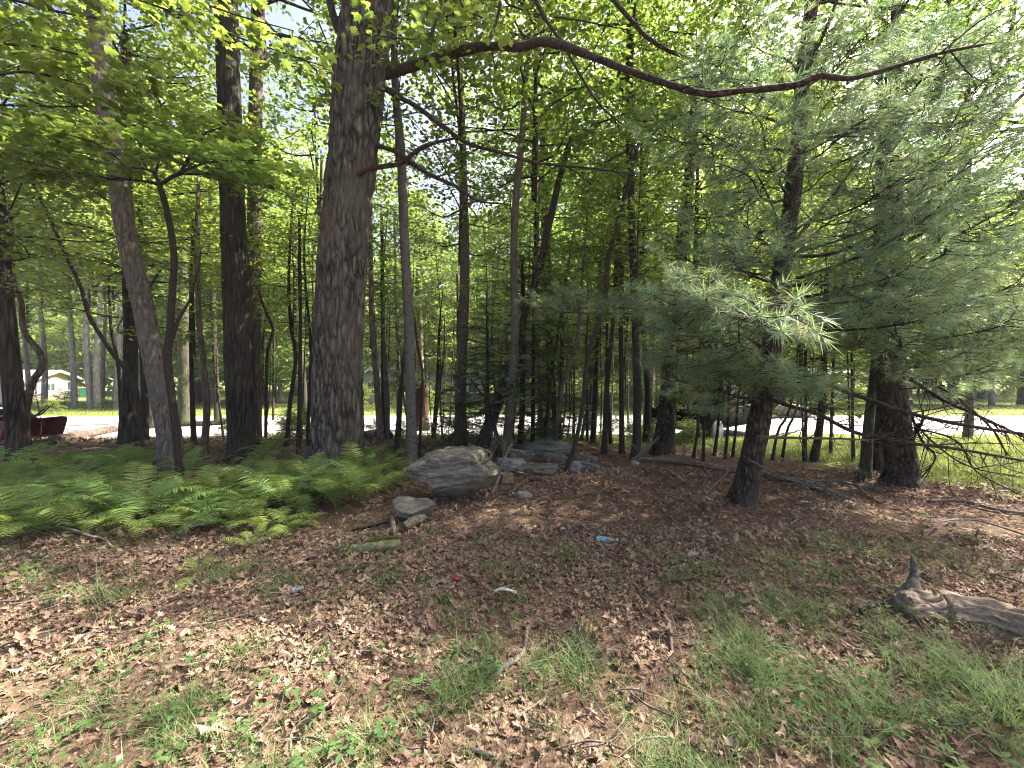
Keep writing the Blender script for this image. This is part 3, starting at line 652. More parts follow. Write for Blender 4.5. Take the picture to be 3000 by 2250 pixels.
# ---- traced trunks: rows px, py, width in px
TR = [
 ('maple_tree', 'dark trunk cut by the frame edge beside the red tractor', [(60, 1362, 56), (50, 1250, 48), (40, 1150, 45), (20, 950, 42), (5, 780, 38), (-20, 400, 30), (-40, 100, 22)], B_DARK, [('mid0', -4.5, .8)], .006),
 ('maple_sapling', 'crooked sapling bending like an elbow beside the tractor bucket', [(80, 1335, 16), (77, 1200, 18), (95, 1120, 18), (126, 1072, 17), (115, 1030, 16), (70, 970, 14), (62, 880, 12), (40, 820, 10), (30, 600, 8)], B_RED, [('thin', -1.5, .8)], 0),
 ('ash_tree', 'pale leaning tree with light grey bark lit on one side', [(505, 1392, 64), (492, 1250, 62), (462, 1100, 57), (420, 900, 52), (372, 700, 51), (345, 500, 52), (312, 300, 51), (290, 150, 50), (274, 0, 50), (250, -300, 44), (230, -700, 30)], B_ASH, [('mid1', -3.5, 1.0)], .008),
 ('leaning_sapling', 'long thin sapling slanting away from the pale leaning tree', [(422, 1352, 11), (420, 1292, 13), (400, 1157, 14), (388, 1103, 14), (339, 1048, 12), (271, 944, 11), (253, 899, 11), (240, 849, 10), (194, 750, 9), (149, 646, 9), (90, 524, 8), (45, 457, 7), (5, 400, 5)], B_SAP, [('thin', -1.6, .7)], 0),
 ('maple_tree', 'dark straight trunk behind the leaning sapling, beyond the ferns', [(378, 1302, 46), (380, 1150, 36), (383, 1000, 34), (378, 800, 32), (372, 500, 28), (368, 100, 22)], B_DARK, [('mid2', -5.5, .9)], .005),
 ('sapling', 'bent thin sapling hugging the dark straight trunk', [(350, 1292, 10), (355, 1200, 11), (345, 1060, 9), (325, 960, 8), (320, 800, 6)], B_SAP, [('thin', -1.2, .6)], 0),
 ('maple_tree', 'slim dark trunk at the road edge right of the leaning pale tree', [(440, 1258, 20), (436, 1100, 19), (432, 900, 17), (430, 600, 13)], B_DARK, [('sap0', -2.8, 1.)], 0),
 ('oak_tree', 'stout mossy trunk near the road between two slim ones', [(545, 1240, 38), (540, 1100, 32), (535, 900, 30), (530, 600, 24), (528, 300, 18)], B_MOSSY, [('mid0', -5.5, .8)], .005),
 ('sapling', 'slim straight sapling in front of the mossy roadside trunk', [(568, 1300, 14), (562, 1120, 12), (560, 900, 11), (566, 640, 8)], B_SAP, [('sap1', -3., .7)], 0),
 ('maple_sapling', 'wavy reddish sapling rising from the ferns by the stout trunk', [(597, 1338, 20), (606, 1200, 18), (598, 1080, 16), (585, 960, 15), (580, 850, 13), (576, 700, 12), (582, 520, 8)], B_RED, [('sap2', -3.4, .75)], 0),
 ('maple_tree', 'slim trunk at the road edge just beside the furrowed double trunk', [(637, 1235, 16), (630, 1050, 15), (621, 800, 13), (615, 500, 9)], B_SAP, [('sap0', -3., 1.)], 0),
 ('oak_tree', 'dark deeply furrowed tall trunk standing in the ferns beside the biggest oak', [(716, 1345, 86), (712, 1250, 80), (704, 1100, 80), (698, 900, 78), (682, 600, 66), (672, 300, 62), (662, 0, 60), (650, -400, 48), (640, -800, 30)], B_DARK, [('big1', -4., .85)], .02),
 ('oak_tree', 'reddish sunlit trunk pressed behind the dark furrowed tall trunk', [(742, 1310, 44), (746, 1150, 38), (746, 1000, 37), (742, 850, 42), (745, 700, 38), (747, 400, 36), (756, 0, 34), (762, -400, 24)], B_RED, [('big0', -4.5, .7)], .01),
 ('sapling', 'thin sapling with a hooked bend beside the reddish sunlit trunk', [(778, 1340, 9), (780, 1150, 9), (784, 1030, 9), (800, 965, 8), (775, 905, 7), (750, 830, 5)], B_SAP, [], 0),
 ('sapling', 'thin forked sapling between the furrowed trunk and the biggest oak', [(838, 1312, 12), (850, 1180, 12), (866, 1050, 11), (852, 950, 10), (846, 820, 8), (855, 620, 6)], B_SAP, [('sap1', -2.6, .6)], 0),
 ('maple_tree', 'clustered slim trunk just left of the biggest oak', [(895, 1245, 20), (886, 1100, 18), (870, 950, 16), (866, 780, 14), (858, 480, 10)], B_SAP, [('sap2', -3.2, 1.)], 0),
 ('sapling', 'straight thin sapling standing closest to the biggest oak', [(874, 1332, 12), (878, 1150, 11), (880, 900, 9), (876, 640, 7)], B_SAP, [('thin', -2., .9)], 0),
 ('beech_tree', 'smooth grey trunk with black spots beside the big boulder', [(1207, 1374, 33), (1205, 1250, 31), (1200, 1050, 30), (1195, 900, 28), (1185, 700, 28), (1175, 450, 26), (1160, 280, 22), (1155, 100, 18), (1160, -200, 12)], B_BEECH, [('sap1', -3.8, .95)], 0),
 ('sapling', 'dark slanting sapling crossing behind the spotted grey trunk', [(1160, 1330, 15), (1170, 1200, 14), (1180, 1080, 12), (1192, 980, 10), (1200, 860, 8)], B_SAP, [], 0),
 ('maple_tree', 'split brown trunk with a pale wound right of the biggest oak', [(1118, 1322, 22), (1106, 1150, 18), (1095, 1000, 17), (1087, 850, 15), (1085, 600, 11)], B_RED, [('sap0', -3., .8)], 0),
 ('sapling', 'straight slim sapling close behind the split brown trunk', [(1124, 1290, 13), (1122, 1100, 12), (1121, 900, 11), (1118, 640, 8)], B_SAP, [('sap1', -3., .75)], 0),
 ('sapling', 'thin grey trunk between the split trunk and the spotted trunk', [(1168, 1270, 13), (1166, 1050, 12), (1160, 850, 10), (1155, 600, 7)], B_GREY, [('sap2', -3., .85)], 0),
 ('sapling', 'wiry dark stem curling up in front of the broken snag', [(1228, 1345, 8), (1234, 1200, 8), (1238, 1090, 7), (1222, 1010, 7), (1215, 930, 5)], B_SAP, [], 0),
 ('maple_tree', 'grey forked tree rising between the big boulder and the rock ledge', [(1482, 1345, 38), (1490, 1250, 28), (1501, 1100, 26), (1510, 950, 23), (1505, 800, 21), (1510, 600, 20), (1530, 400, 18), (1542, 200, 16), (1560, 0, 12), (1565, -200, 8)], B_GREY, [('mid2', -5., .85)], 0),
 ('dead_tree', 'broken dead trunk leaning past the grey forked tree', [(1493, 1330, 18), (1515, 1050, 20), (1535, 930, 21), (1580, 780, 21), (1610, 650, 20), (1640, 520, 18), (1674, 402, 15)], B_DARK, [], .004),
 ('hemlock_tree', 'dark trunk tilting through the hemlock branches', [(1398, 1345, 42), (1432, 1250, 38), (1462, 1170, 34), (1492, 1090, 28), (1530, 960, 18)], B_DARK, [], 0),
 ('oak_tree', 'mossy stout trunk behind the rock ledge near the road', [(1612, 1272, 46), (1606, 1150, 36), (1605, 950, 33), (1600, 700, 29), (1590, 300, 22)], B_MOSSY, [('mid0', -5.8, .85)], .006),
 ('maple_sapling', 'dark straight sapling between the grey forked tree and the ledge', [(1524, 1312, 18), (1530, 1200, 17), (1532, 1000, 14), (1530, 760, 10)], B_SAP, [('sap1', -3., .7)], 0),
 ('maple_sapling', 'slender sapling growing at the front of the rock ledge', [(1658, 1384, 14), (1688, 1290, 13), (1708, 1180, 13), (1720, 1050, 14), (1750, 960, 15), (1776, 850, 16), (1782, 760, 15), (1835, 560, 12), (1870, 420, 8)], B_SAP, [('sap0', -2.8, .7)], 0),
 ('maple_sapling', 'thin grey sapling bending over the mossy mound behind the ledge', [(1617, 1334, 14), (1638, 1210, 13), (1652, 1110, 12), (1690, 1000, 11), (1702, 850, 9), (1720, 640, 6)], B_GREY, [('sap2', -2.6, .6)], 0),
 ('oak_tree', 'long leaning trunk at the road edge behind the slender ledge sapling', [(1722, 1262, 32), (1738, 1050, 29), (1756, 900, 27), (1800, 600, 24), (1850, 380, 18), (1880, 200, 12)], B_DARK, [('mid1', -4.8, .8)], .005),
 ('sapling', 'slim dark stem beside the long leaning roadside trunk', [(1737, 1302, 18), (1744, 1150, 15), (1752, 950, 12), (1760, 720, 8)], B_SAP, [('sap1', -2.8, .7)], 0),
 ('maple_sapling', 'straight pole sapling, first of two at the pine end of the ledge', [(1770, 1328, 17), (1780, 1100, 15), (1796, 950, 13), (1806, 760, 11), (1830, 540, 8)], B_SAP, [('sap2', -2.8, .7)], 0),
 ('maple_sapling', 'straight pole sapling, second of two at the pine end of the ledge', [(1822, 1328, 16), (1820, 1100, 14), (1818, 850, 12), (1815, 700, 11), (1810, 480, 8)], B_SAP, [('sap0', -2.8, .65)], 0),
 ('oak_tree', 'brown trunk left of the dark fir-like trunk behind the fallen pole', [(1896, 1280, 32), (1905, 1100, 26), (1915, 900, 24), (1926, 700, 21), (1940, 380, 15)], B_RED, [('mid2', -5., .8)], .005),
 ('pine_tree', 'dark thick trunk behind the end of the fallen pole', [(1942, 1328, 64), (1955, 1200, 52), (1966, 1000, 46), (1986, 830, 40), (2005, 650, 36), (2020, 500, 30), (2040, 200, 20)], B_PINE, [('mid0', -4.8, .9)], .014),
 ('oak_tree', 'dark slim trunk half hidden behind the thick pine on the lawn side', [(2572, 1382, 38), (2570, 1200, 34), (2572, 1000, 30), (2575, 600, 22), (2580, 200, 14)], B_DARK, [('thin', -2.5, 1.)], .004),
 ('maple_tree', 'slim mossy trunk just before the thick pine on the lawn side', [(2534, 1405, 30), (2544, 1250, 26), (2556, 1150, 24), (2566, 1050, 22), (2580, 800, 16), (2590, 500, 10)], B_MOSSY, [('sap1', -2.6, .8)], 0),
 ('sapling', 'dark slanting trunk between the near pine and the slim mossy trunk', [(2384, 1352, 22), (2400, 1260, 19), (2410, 1150, 17), (2416, 1000, 14), (2422, 800, 10)], B_SAP, [('sap2', -2.4, .7)], 0),
]
for i, (nm, lab, pts, bm, cr, rd) in enumerate(TR):
    big = max(p[2] for p in pts) > 40
    tree(nm, lab, pts, bm, cr, seg=40 if big else 12, n=110 if rd > .006 else None, ridge=rd, freq=4.5, dd=rng.uniform(-.2, .5))
# thin saplings on the lawn side of the pines that nothing tells apart
k = 0
for pts in ([(2032, 1342, 9), (2046, 1230, 8), (2050, 1000, 6)], [(2060, 1350, 10), (2064, 1230, 9), (2080, 980, 6)], [(2093, 1335, 10), (2106, 1220, 9), (2120, 960, 7)], [(2124, 1345, 10), (2133, 1230, 9), (2140, 900, 6)],
            [(2146, 1340, 9), (2158, 1230, 8), (2180, 950, 5)], [(2262, 1348, 9), (2280, 1260, 8), (2318, 1180, 7), (2350, 900, 5)], [(2292, 1342, 9), (2306, 1260, 8), (2340, 1170, 7), (2380, 880, 5)],
            [(2354, 1352, 7), (2352, 1250, 6), (2346, 1150, 5), (2340, 900, 4)], [(2360, 1352, 8), (2361, 1200, 7), (2362, 1000, 5)], [(2433, 1330, 9), (2438, 1180, 8), (2446, 950, 5)], [(2500, 1352, 9), (2497, 1200, 8), (2494, 950, 6)],
            [(1640, 1295, 10), (1642, 1150, 9), (1650, 900, 6)], [(1345, 1255, 12), (1344, 1050, 10), (1340, 800, 7)], [(1318, 1245, 6), (1325, 1100, 5), (1332, 900, 4)], [(1298, 1240, 5), (1305, 1100, 4), (1310, 950, 3)],
            [(1870, 1262, 9), (1874, 1000, 8), (1880, 700, 6)], [(1790, 1250, 6), (1795, 1100, 5), (1800, 850, 4)], [(1840, 1255, 6), (1838, 1050, 5), (1835, 800, 4)], [(920, 1240, 8), (918, 1000, 7), (915, 700, 5)], [(800, 1238, 8), (802, 1000, 7), (806, 700, 5)]):
    k += 1; _o = ('first', 'second', 'third', 'fourth', 'fifth', 'sixth')
    lab = ('thin dark sapling, %s of five between the thick dark trunk and the near pine' % _o[min(k - 1, 5)] if k <= 5 else 'thin dark sapling, %s of six between the near pine and the thick lawn-side pine' % _o[min(k - 6, 5)]) if pts[0][0] > 2000 else 'spindly dark sapling at the roadside edge of the wood'
    tree('sapling', lab, pts, B_SAP, [('thin', -1.7, .75 + .2 * rng.random())], seg=6, group='thin saplings by the pines' if pts[0][0] > 2000 else 'spindly roadside saplings', dd=.2)
r9 = np.random.default_rng(99)
for i in range(40):
    px = r9.uniform(1100, 2020) if i % 4 else r9.uniform(560, 930); d = r9.uniform(8.8, 12.6); b = P(px, 1200, d); hgt = r9.uniform(3, 6.5); ln = r9.normal(0, .35, 2)
    t = thing('sapling', 'spindly dark sapling at the roadside edge of the wood', 'tree', (b[0], b[1], hz(b[0], b[1])), 'spindly roadside saplings'); rd_ = r9.uniform(.014, .04)
    part('trunk', tmesh('trunk', np.array([[0, 0, -.1, rd_ * 1.3], [ln[0] * .3 + r9.normal(0, .05), ln[1] * .3, hgt * .35, rd_], [ln[0] * .6 + r9.normal(0, .1), ln[1] * .6, hgt * .7, rd_ * .7], [ln[0], ln[1], hgt, rd_ * .3]]), B_SAP if i % 3 else B_GREY, 7, 16, wob=.3), t)
    if i % 3 != 1: part('crown', CR['thin'], t, (ln[0] * .6, ln[1] * .6, hgt * .42 - .3), (0, 0, i), .7 + .35 * r9.random())
for i in range(26):
    px = r9.uniform(1080, 2050) if i % 5 else r9.uniform(600, 930); d = r9.uniform(10.2, 12.9); b = P(px, 1200, d)
    t = thing('low_shrub', 'low leafy shrub at the roadside edge of the wood', 'shrub', (b[0], b[1], hz(b[0], b[1])), 'low shrubs at the edge of the wood'); part('foliage', CR['shrub%d' % (i % 2)], t, (0, 0, .02), (0, 0, i), .25 + .3 * r9.random())
# ---- broken snag: rotten red foot, bare pale upper part
t, b, q = tree('snag', 'broken snag, rotten red below and bare pale wood above', [(1236, 1262, 44), (1234, 1180, 42), (1233, 1125, 40), (1232, 1118, 32)], B_SNAGLOW, seg=30, ridge=.02, freq=4)
part('bare_wood', tmesh('bare_wood', np.array([(*P(1233, 1140, b[1]), .13), (*P(1230, 1050, b[1]), .13), (*P(1228, 950, b[1]), .12), (*P(1227, 890, b[1]), .08), (*P(1222, 868, b[1]), .02)]), B_SNAG, 20, 40, b, ridge=.012, freq=4), t)
limb(t, b, 'branch_stub', [(1238, 1060, b[1], 6), (1255, 1042, b[1] - .1, 5), (1263, 1032, b[1] - .1, 3)], B_SNAG, 5)
limb(t, b, 'branch_stub', [(1238, 1088, b[1], 9), (1255, 1070, b[1] - .1, 8), (1275, 1058, b[1] - .2, 4)], B_SNAG, 5)
limb(t, b, 'branch_stub', [(1240, 1160, b[1], 8), (1250, 1156, b[1] - .1, 6), (1256, 1150, b[1] - .2, 3)], B_SNAG, 5)

# ---- understory maple with a flat table of leaves (its stem leans on the pale tree)
def table_maple():
    r = np.random.default_rng(70)
    t, b, q = tree('understory_maple', 'small maple spreading a flat table of leaves before the pale leaning tree', [(528, 1392, 18), (505, 1180, 20), (490, 1050, 22), (497, 976, 20), (506, 840, 18), (510, 750, 17), (497, 655, 16), (479, 579, 15), (468, 541, 14)], B_SAP, d=6.35, dd=-.2)
    f = [468, 541, 6.15]
    for j, pts in enumerate([[(468, 541, 6.15, 12), (430, 532, 6.0, 9), (385, 527, 5.8, 8), (300, 522, 5.5, 6), (200, 500, 5.2, 5), (60, 470, 4.9, 3)],
                [(468, 541, 6.15, 12), (455, 510, 6.2, 9), (430, 495, 6.3, 8), (380, 490, 6.4, 7), (300, 480, 6.5, 5), (180, 440, 6.7, 4), (20, 420, 7.0, 3)],
                [(468, 541, 6.15, 12), (500, 520, 6.1, 11), (530, 505, 6.0, 10), (545, 475, 6.0, 9), (590, 415, 5.9, 7), (600, 390, 5.8, 5), (660, 370, 5.6, 3)],
                [(468, 541, 6.15, 10), (520, 512, 6.3, 8), (600, 510, 6.5, 7), (690, 500, 6.7, 5), (765, 500, 6.9, 3)],
                [(530, 505, 6.0, 8), (600, 478, 5.6, 6), (680, 470, 5.2, 5), (760, 470, 5.0, 3)],
                [(430, 495, 6.3, 7), (400, 450, 6.8, 6), (330, 420, 7.3, 4), (220, 400, 7.8, 3)],
                [(545, 475, 6.0, 8), (570, 440, 6.6, 6), (620, 420, 7.2, 5), (700, 410, 7.6, 3)],
                [(385, 527, 5.8, 7), (350, 470, 5.4, 5), (280, 420, 5.0, 4), (180, 390, 4.7, 3)],
                [(455, 510, 6.2, 8), (470, 450, 6.2, 6), (480, 380, 6.0, 5), (470, 300, 5.8, 4), (430, 260, 5.6, 3)]]):
        qq = np.array([(*P(px, py, d), w * .5 / F * d) for px, py, d, w in pts]); c = crom(qq, 14); g = Geo()
        sprays(g, c[:, :3] - b, np.maximum(c[:, 3], .003), r, 16, 1.1, .10, MAPLE, .030, flat=.1, start=.2, lt=.3)
        part('leafy_branch', g.mesh('leafy_branch', [B_TWIG, LEAF]), t)
    limb(t, b, 'stem', [(492, 1040, 6.3, 12), (520, 944, 6.2, 12), (556, 877, 6.1, 10), (574, 809, 6.0, 7), (590, 740, 6.0, 4)], B_SAP, 6, 5)
table_maple()
# ---- maple out of the frame whose boughs hang in from above
def overhang(name, label, base, boughs, seed, leaf=.10, sp=.028, cm=None, nside=14, Ls=.75):
    r = np.random.default_rng(seed)
    b = np.array([base[0], base[1], hz(base[0], base[1])]); t = thing(name, label, 'tree', b)
    part('trunk', tmesh('trunk', np.array([[*b, .17], [b[0], b[1], 1.5, .13], [b[0] + .1, b[1], 4.5, .11], [b[0], b[1] + .1, 9, .06]]) - np.array([0, 0, .1, 0]), B_GREY, 12, 30, b), t)
    if cm: part('crown', CR[cm[0]], t, (0, 0, cm[1]), None, cm[2])
    for pts in boughs:
        qq = np.array([(*(P(px, py, d) if len(pts[0]) == 4 else 0), w * .5 / F * d) for px, py, d, w in pts])
        s = np.array([[b[0] + .05, b[1], qq[0, 2] - .5, .03]]); c = crom(np.vstack([s, qq]), 18); g = Geo()
        sprays(g, c[:, :3] - b, np.maximum(c[:, 3], .003), r, nside, Ls, leaf, MAPLE, sp, flat=.12, start=.3, lt=.4)
        part('leafy_bough', g.mesh('leafy_bough', [B_TWIG, LEAF]), t)
overhang('maple_tree', 'maple mostly outside the frame whose leafy boughs hang into the upper left corner', (-6.6, 3.2), [
    [(-200, -60, 4.0, 9), (150, 30, 4.4, 7), (330, 60, 4.8, 5)], [(-250, 150, 3.8, 9), (60, 130, 4.3, 7), (230, 160, 4.7, 4)], [(-200, 260, 4.2, 9), (60, 210, 4.8, 7), (250, 250, 5.2, 4)],
    [(-200, -250, 4.0, 9), (250, -60, 4.2, 7), (520, 40, 4.4, 6), (700, 110, 4.6, 5), (950, 195, 4.9, 3)], [(-100, -250, 3.8, 9), (350, -90, 4.0, 7), (650, 30, 4.2, 5), (860, 90, 4.3, 3)]], 71, cm=('mid1', 5.5, .8))
overhang('maple_tree', 'maple mostly hidden above whose leaf sprigs cross the top of the biggest oak', (-1.2, 9.6), [
    [(1330, 60, 5.6, 8), (1250, 110, 5.2, 6), (1150, 110, 4.9, 5), (1060, 100, 4.7, 3)], [(1300, -60, 5.8, 8), (1350, 20, 5.4, 6), (1420, 60, 5.2, 4), (1300, 90, 5.0, 3)], [(1330, -120, 6.2, 8), (1500, 20, 6.2, 6), (1700, 60, 6.2, 4), (1850, 90, 6.2, 3)]], 72, cm=('mid0', 4.5, .9), sp=.032)
for j, (x, y, key, z, s) in enumerate(((3.4, 10.4, 'mid2', 4.2, 1.), (-5.2, 11.2, 'mid0', 3.6, 1.), (8.8, 9.6, 'mid1', 4.4, 1.), (.8, 12.2, 'mid1', 4.0, 1.), (-9.2, 10.2, 'mid2', 3.4, 1.), (6.2, 12.3, 'mid0', 4.2, 1.), (2.4, 8.0, 'mid0', 6.8, 1.), (11.8, 10.6, 'big0', 4.6, 1.0), (7.2, 7.6, 'big1', 8.2, .55), (8.4, 4.4, 'mid1', 5.2, .6))):  # last row: unseen maple added beyond the frame edge for its shade
    b = np.array([x, y, hz(x, y)]); lb = ['slim maple behind the near pine, its crown closing the gap overhead', 'slim maple at the road edge behind the furrowed double trunk', 'slim maple on the lawn behind the pines', 'slim maple at the road edge behind the broken snag',
          'slim maple at the road edge beyond the tractor', 'slim maple by the road behind the row of thin saplings', 'tall maple behind the leaf strewn clearing, its crown overhead', 'broad oak on the lawn at the edge of the frame, beyond the thick pine', 'tall slim oak rising behind the thick pine with its crown overhead', 'unseen maple added outside the frame to shade the weathered log'][j]
    t = thing('maple_tree', lb, 'tree', b)
    part('trunk', tmesh('trunk', np.array([[x, y, b[2] - .15, .11], [x + .05, y, 1.2, .08], [x - .1, y + .1, z, .065], [x + .05, y, z + 4, .035]]), B_GREY if j % 2 else B_SAP, 10, 26, b, wob=.2), t)
    part('crown', CR[key], t, (-.1, .1, z - b[2] - .8), (0, 0, j * 1.3), s)

# ---- white pines
def bough_mesh(seed, L):
    r = np.random.default_rng(seed); g = Geo(); tips = []
    ax = crom(np.array([[0, 0, 0], [L * .35, r.normal(0, .04), -.03 * L], [L * .7, r.normal(0, .06), .0], [L, r.normal(0, .05), .10 * L]]), 14)
    v, f3, f4 = tube(ax, np.linspace(.011 + .004 * L, .003, 14), 5, cap=False); g.add(v, f3, f4)
    ns = int(7 + 7 * L)
    for i in range(ns):
        t = .22 + .76 * (i + r.random() * .6) / ns; k = min(12, int(t * 13)); b = ax[k] * (1 - (t * 13 - k)) + ax[k + 1] * (t * 13 - k)
        s = 1 if i % 2 else -1; a = math.radians(r.uniform(38, 62)) * s; l = (.42 * L * (1 - t) + .16) * r.uniform(.7, 1.2)
        d = np.array([math.cos(a), math.sin(a), r.normal(.05, .16)])
        q = crom(np.array([b, b + d * l * .5 + r.normal(0, .02, 3), b + d * l + [0, 0, .05 * l]]), 7)
        v, f3, f4 = tube(q, np.linspace(.005, .002, 7), 4, cap=False); g.add(v, f3, f4); tips.append((q[3], q[-1]))
        for j in range(int(1 + l * 7)):
            kk = r.integers(2, 6); a2 = a + math.radians(r.uniform(25, 55)) * (1 if j % 2 else -1); l2 = r.uniform(.08, .2)
            d2 = np.array([math.cos(a2), math.sin(a2), r.normal(.12, .22)]); e = q[kk] + d2 * l2
            v, f3, f4 = tube(np.array([q[kk], (q[kk] + e) / 2 + [0, 0, .01], e]), [.0025, .002, .0015], 3, cap=False); g.add(v, f3, f4); tips.append((q[kk], e))
    tips.append((ax[-3], ax[-1]))
    P0 = []; D = []; TA = []
    for a, e in tips:
        d = e - a; l = np.linalg.norm(d); d = d / l; use = min(l, .10); m = 28
        tt = 1 - r.random(m) ** 1.4 * use / l; pos = a + (e - a) * tt[:, None]
        rv = r.normal(0, 1, (m, 3)); rv -= d * (rv @ d)[:, None]; rv /= np.linalg.norm(rv, axis=1)[:, None]
        al = np.radians(r.uniform(18, 62, m))[:, None]
        dd = d * np.cos(al) + rv * np.sin(al); dd[:, 2] -= .12
        P0.append(pos); D.append(dd); TA.append(np.full(m, r.uniform(.12, .85) if r.random() > .04 else 1.1))
    TA = np.concatenate(TA); P0 = np.vstack(P0); D = np.vstack(D); m = len(P0)
    tm = (np.array([[0, -.016, 0], [.55, -.014, -.04], [1, 0, -.14], [.55, .014, -.04], [0, .016, 0]], float), np.array([[0, 1, 4], [1, 3, 4], [1, 2, 3]]))
    scatter(g, tm, P0, D, r.normal(0, 1, (m, 3)) + [0, 0, 1.], r.uniform(.075, .125, m), mat=1, attr=np.clip(TA + r.normal(0, .13, m), 0, 1))
    return g.mesh('pine_bough', [B_TWIG, NEEDLE])
BO = [(L, bough_mesh(100 + i, L)) for i, L in enumerate((.75, .95, 1.2, 1.5, 1.9))]
def bough(t, b, A, T, r=random):
    d = Vector(T - A); L = d.length
    k = min(range(len(BO)), key=lambda i: abs(BO[i][0] - L) + r.random() * .35)
    x = d.normalized(); z = Vector((0, 0, 1)) - x * x.z; z.normalize(); y = z.cross(x)
    M = Matrix((x, y, z)).transposed().to_quaternion() @ Quaternion((1, 0, 0), r.uniform(-.5, .5))
    o = part('bough', BO[k][1], t, tuple(A - b), M, max(.6, min(1.5, L / BO[k][0])))
    return o
def at_trunk(q, z):
    i = np.argsort(q[:, 2]); return np.array([np.interp(z, q[i, 2], q[i, c]) for c in range(3)])
def pine_boughs(t, b, q, tips, rise=.25):
    for px, py, d in tips:
        T = P(px, py, d); dist = math.hypot(T[0] - at_trunk(q, T[2])[0], T[1] - at_trunk(q, T[2])[1])
        A = at_trunk(q, max(.5, T[2] - rise * dist * random.uniform(-.2, .8)))
        # a stout bare stem carries the needled end
        Lb = np.linalg.norm(T - A); nb = min(Lb, random.uniform(.9, 1.6)); S = A + (T - A) * (1 - nb / Lb)
        if Lb - nb > .15:
            mid = (A + S) / 2 + [0, 0, .04 * Lb]
            part('branch', tmesh('branch', np.array([[*A, .018 + .004 * Lb], [*mid, .015], [*S, .012]]), B_TWIG, 5, 8, b), t)
        bough(t, b, S, T)
near, nb_, nq = tree('white_pine', 'near pine with a slanting dark trunk rising from the needle strewn clearing', [(2172, 1478, 78), (2190, 1400, 66), (2222, 1250, 62), (2245, 1100, 58), (2262, 1000, 54), (2282, 850, 50), (2302, 720, 48), (2325, 550, 46), (2340, 400, 42), (2355, 200, 40), (2378, 0, 36), (2400, -300, 28), (2420, -700, 16)], B_PINE, seg=60, ridge=.014, freq=6, n=200, zs=.3, flare=1.2, dd=-.1)
tips = [(2060, 860, 3.0), (1960, 900, 3.3), (2190, 920, 2.9), (2000, 980, 3.6), (2180, 985, 3.2), (1860, 885, 3.9), (1700, 895, 4.4), (1560, 885, 4.8),
        (2050, 1110, 4.0), (1960, 1100, 4.2), (2130, 1130, 3.8), (2230, 1090, 3.6), (2330, 1110, 4.1), (2430, 1130, 4.2),
        (2100, 150, 4.2), (2030, 260, 4.3), (2180, 60, 4.3), (2130, 320, 4.0), (1900, 380, 4.6), (2040, 420, 4.3), (2100, 520, 4.1), (2200, 430, 4.0), (2050, 660, 4.3), (2180, 620, 4.0), (1950, 740, 4.6), (2130, 760, 4.0), (2240, 720, 3.9),
        (2060, 180, 4.6), (2450, 60, 4.3), (2560, 120, 4.1), (2500, 250, 4.2), (2650, 60, 4.2), (2700, 220, 4.0), (2600, 330, 4.1), (2760, 330, 3.9), (2800, 470, 3.7), (2500, 480, 4.4), (2560, 620, 4.1), (2700, 600, 3.8), (2750, 740, 3.6), (2480, 860, 4.0), (2600, 900, 3.8), (2700, 880, 3.6), (2850, 600, 3.5), (2900, 780, 3.4), (2870, 900, 3.5)]
pine_boughs(near, nb_, nq, tips)
for i in range(7):  # random upper boughs above the view, added for the shade they cast
    z = 6.6 + 6 * random.random(); a = random.random() * 6.28; L = random.uniform(1.2, 3.0) * (1.2 - (z - 6) / 9); A = at_trunk(nq, z)
    T = A + np.array([math.cos(a) * L, math.sin(a) * L, .25 * L]); pine_boughs(near, nb_, nq, []) 
    S = A + (T - A) * .35; part('branch', tmesh('branch', np.array([[*A, .025], [*((A + S) / 2), .02], [*S, .014]]), B_TWIG, 5, 6, nb_), near); bough(near, nb_, S, T)
for pts in ([(2300, 735, 5.1, 14), (2340, 690, 5.0, 13), (2400, 620, 4.9, 12), (2450, 560, 4.8, 11), (2520, 470, 4.7, 9), (2600, 400, 4.6, 6)], [(2345, 410, 5.1, 13), (2400, 390, 5.0, 11), (2460, 385, 4.9, 9), (2540, 370, 4.8, 7), (2680, 330, 4.6, 4)], [(2362, 190, 5.1, 13), (2400, 130, 5.0, 11), (2430, 60, 4.9, 10), (2460, -20, 4.9, 7)],
            [(2360, 405, 5.1, 11), (2450, 400, 5.0, 10), (2560, 370, 4.9, 9), (2700, 360, 4.8, 7), (2800, 365, 4.7, 4)], [(2320, 750, 5.0, 12), (2430, 745, 4.8, 11), (2560, 690, 4.6, 10), (2700, 610, 4.4, 9), (2780, 530, 4.2, 7), (2900, 450, 4.1, 4)],
            [(2290, 840, 5.0, 12), (2420, 835, 4.8, 11), (2540, 885, 4.7, 9), (2700, 920, 4.5, 7), (2850, 900, 4.3, 4)], [(2355, 195, 5.1, 10), (2440, 120, 5.0, 9), (2530, 85, 4.9, 8), (2550, 75, 4.9, 5)], [(2220, 680, 5.1, 9), (2280, 660, 5.1, 8), (2200, 480, 4.9, 5), (2130, 440, 4.8, 4)]):
    limb(near, nb_, 'branch', pts, B_LIMB, 7, 7, ridge=.003, twl=.6)
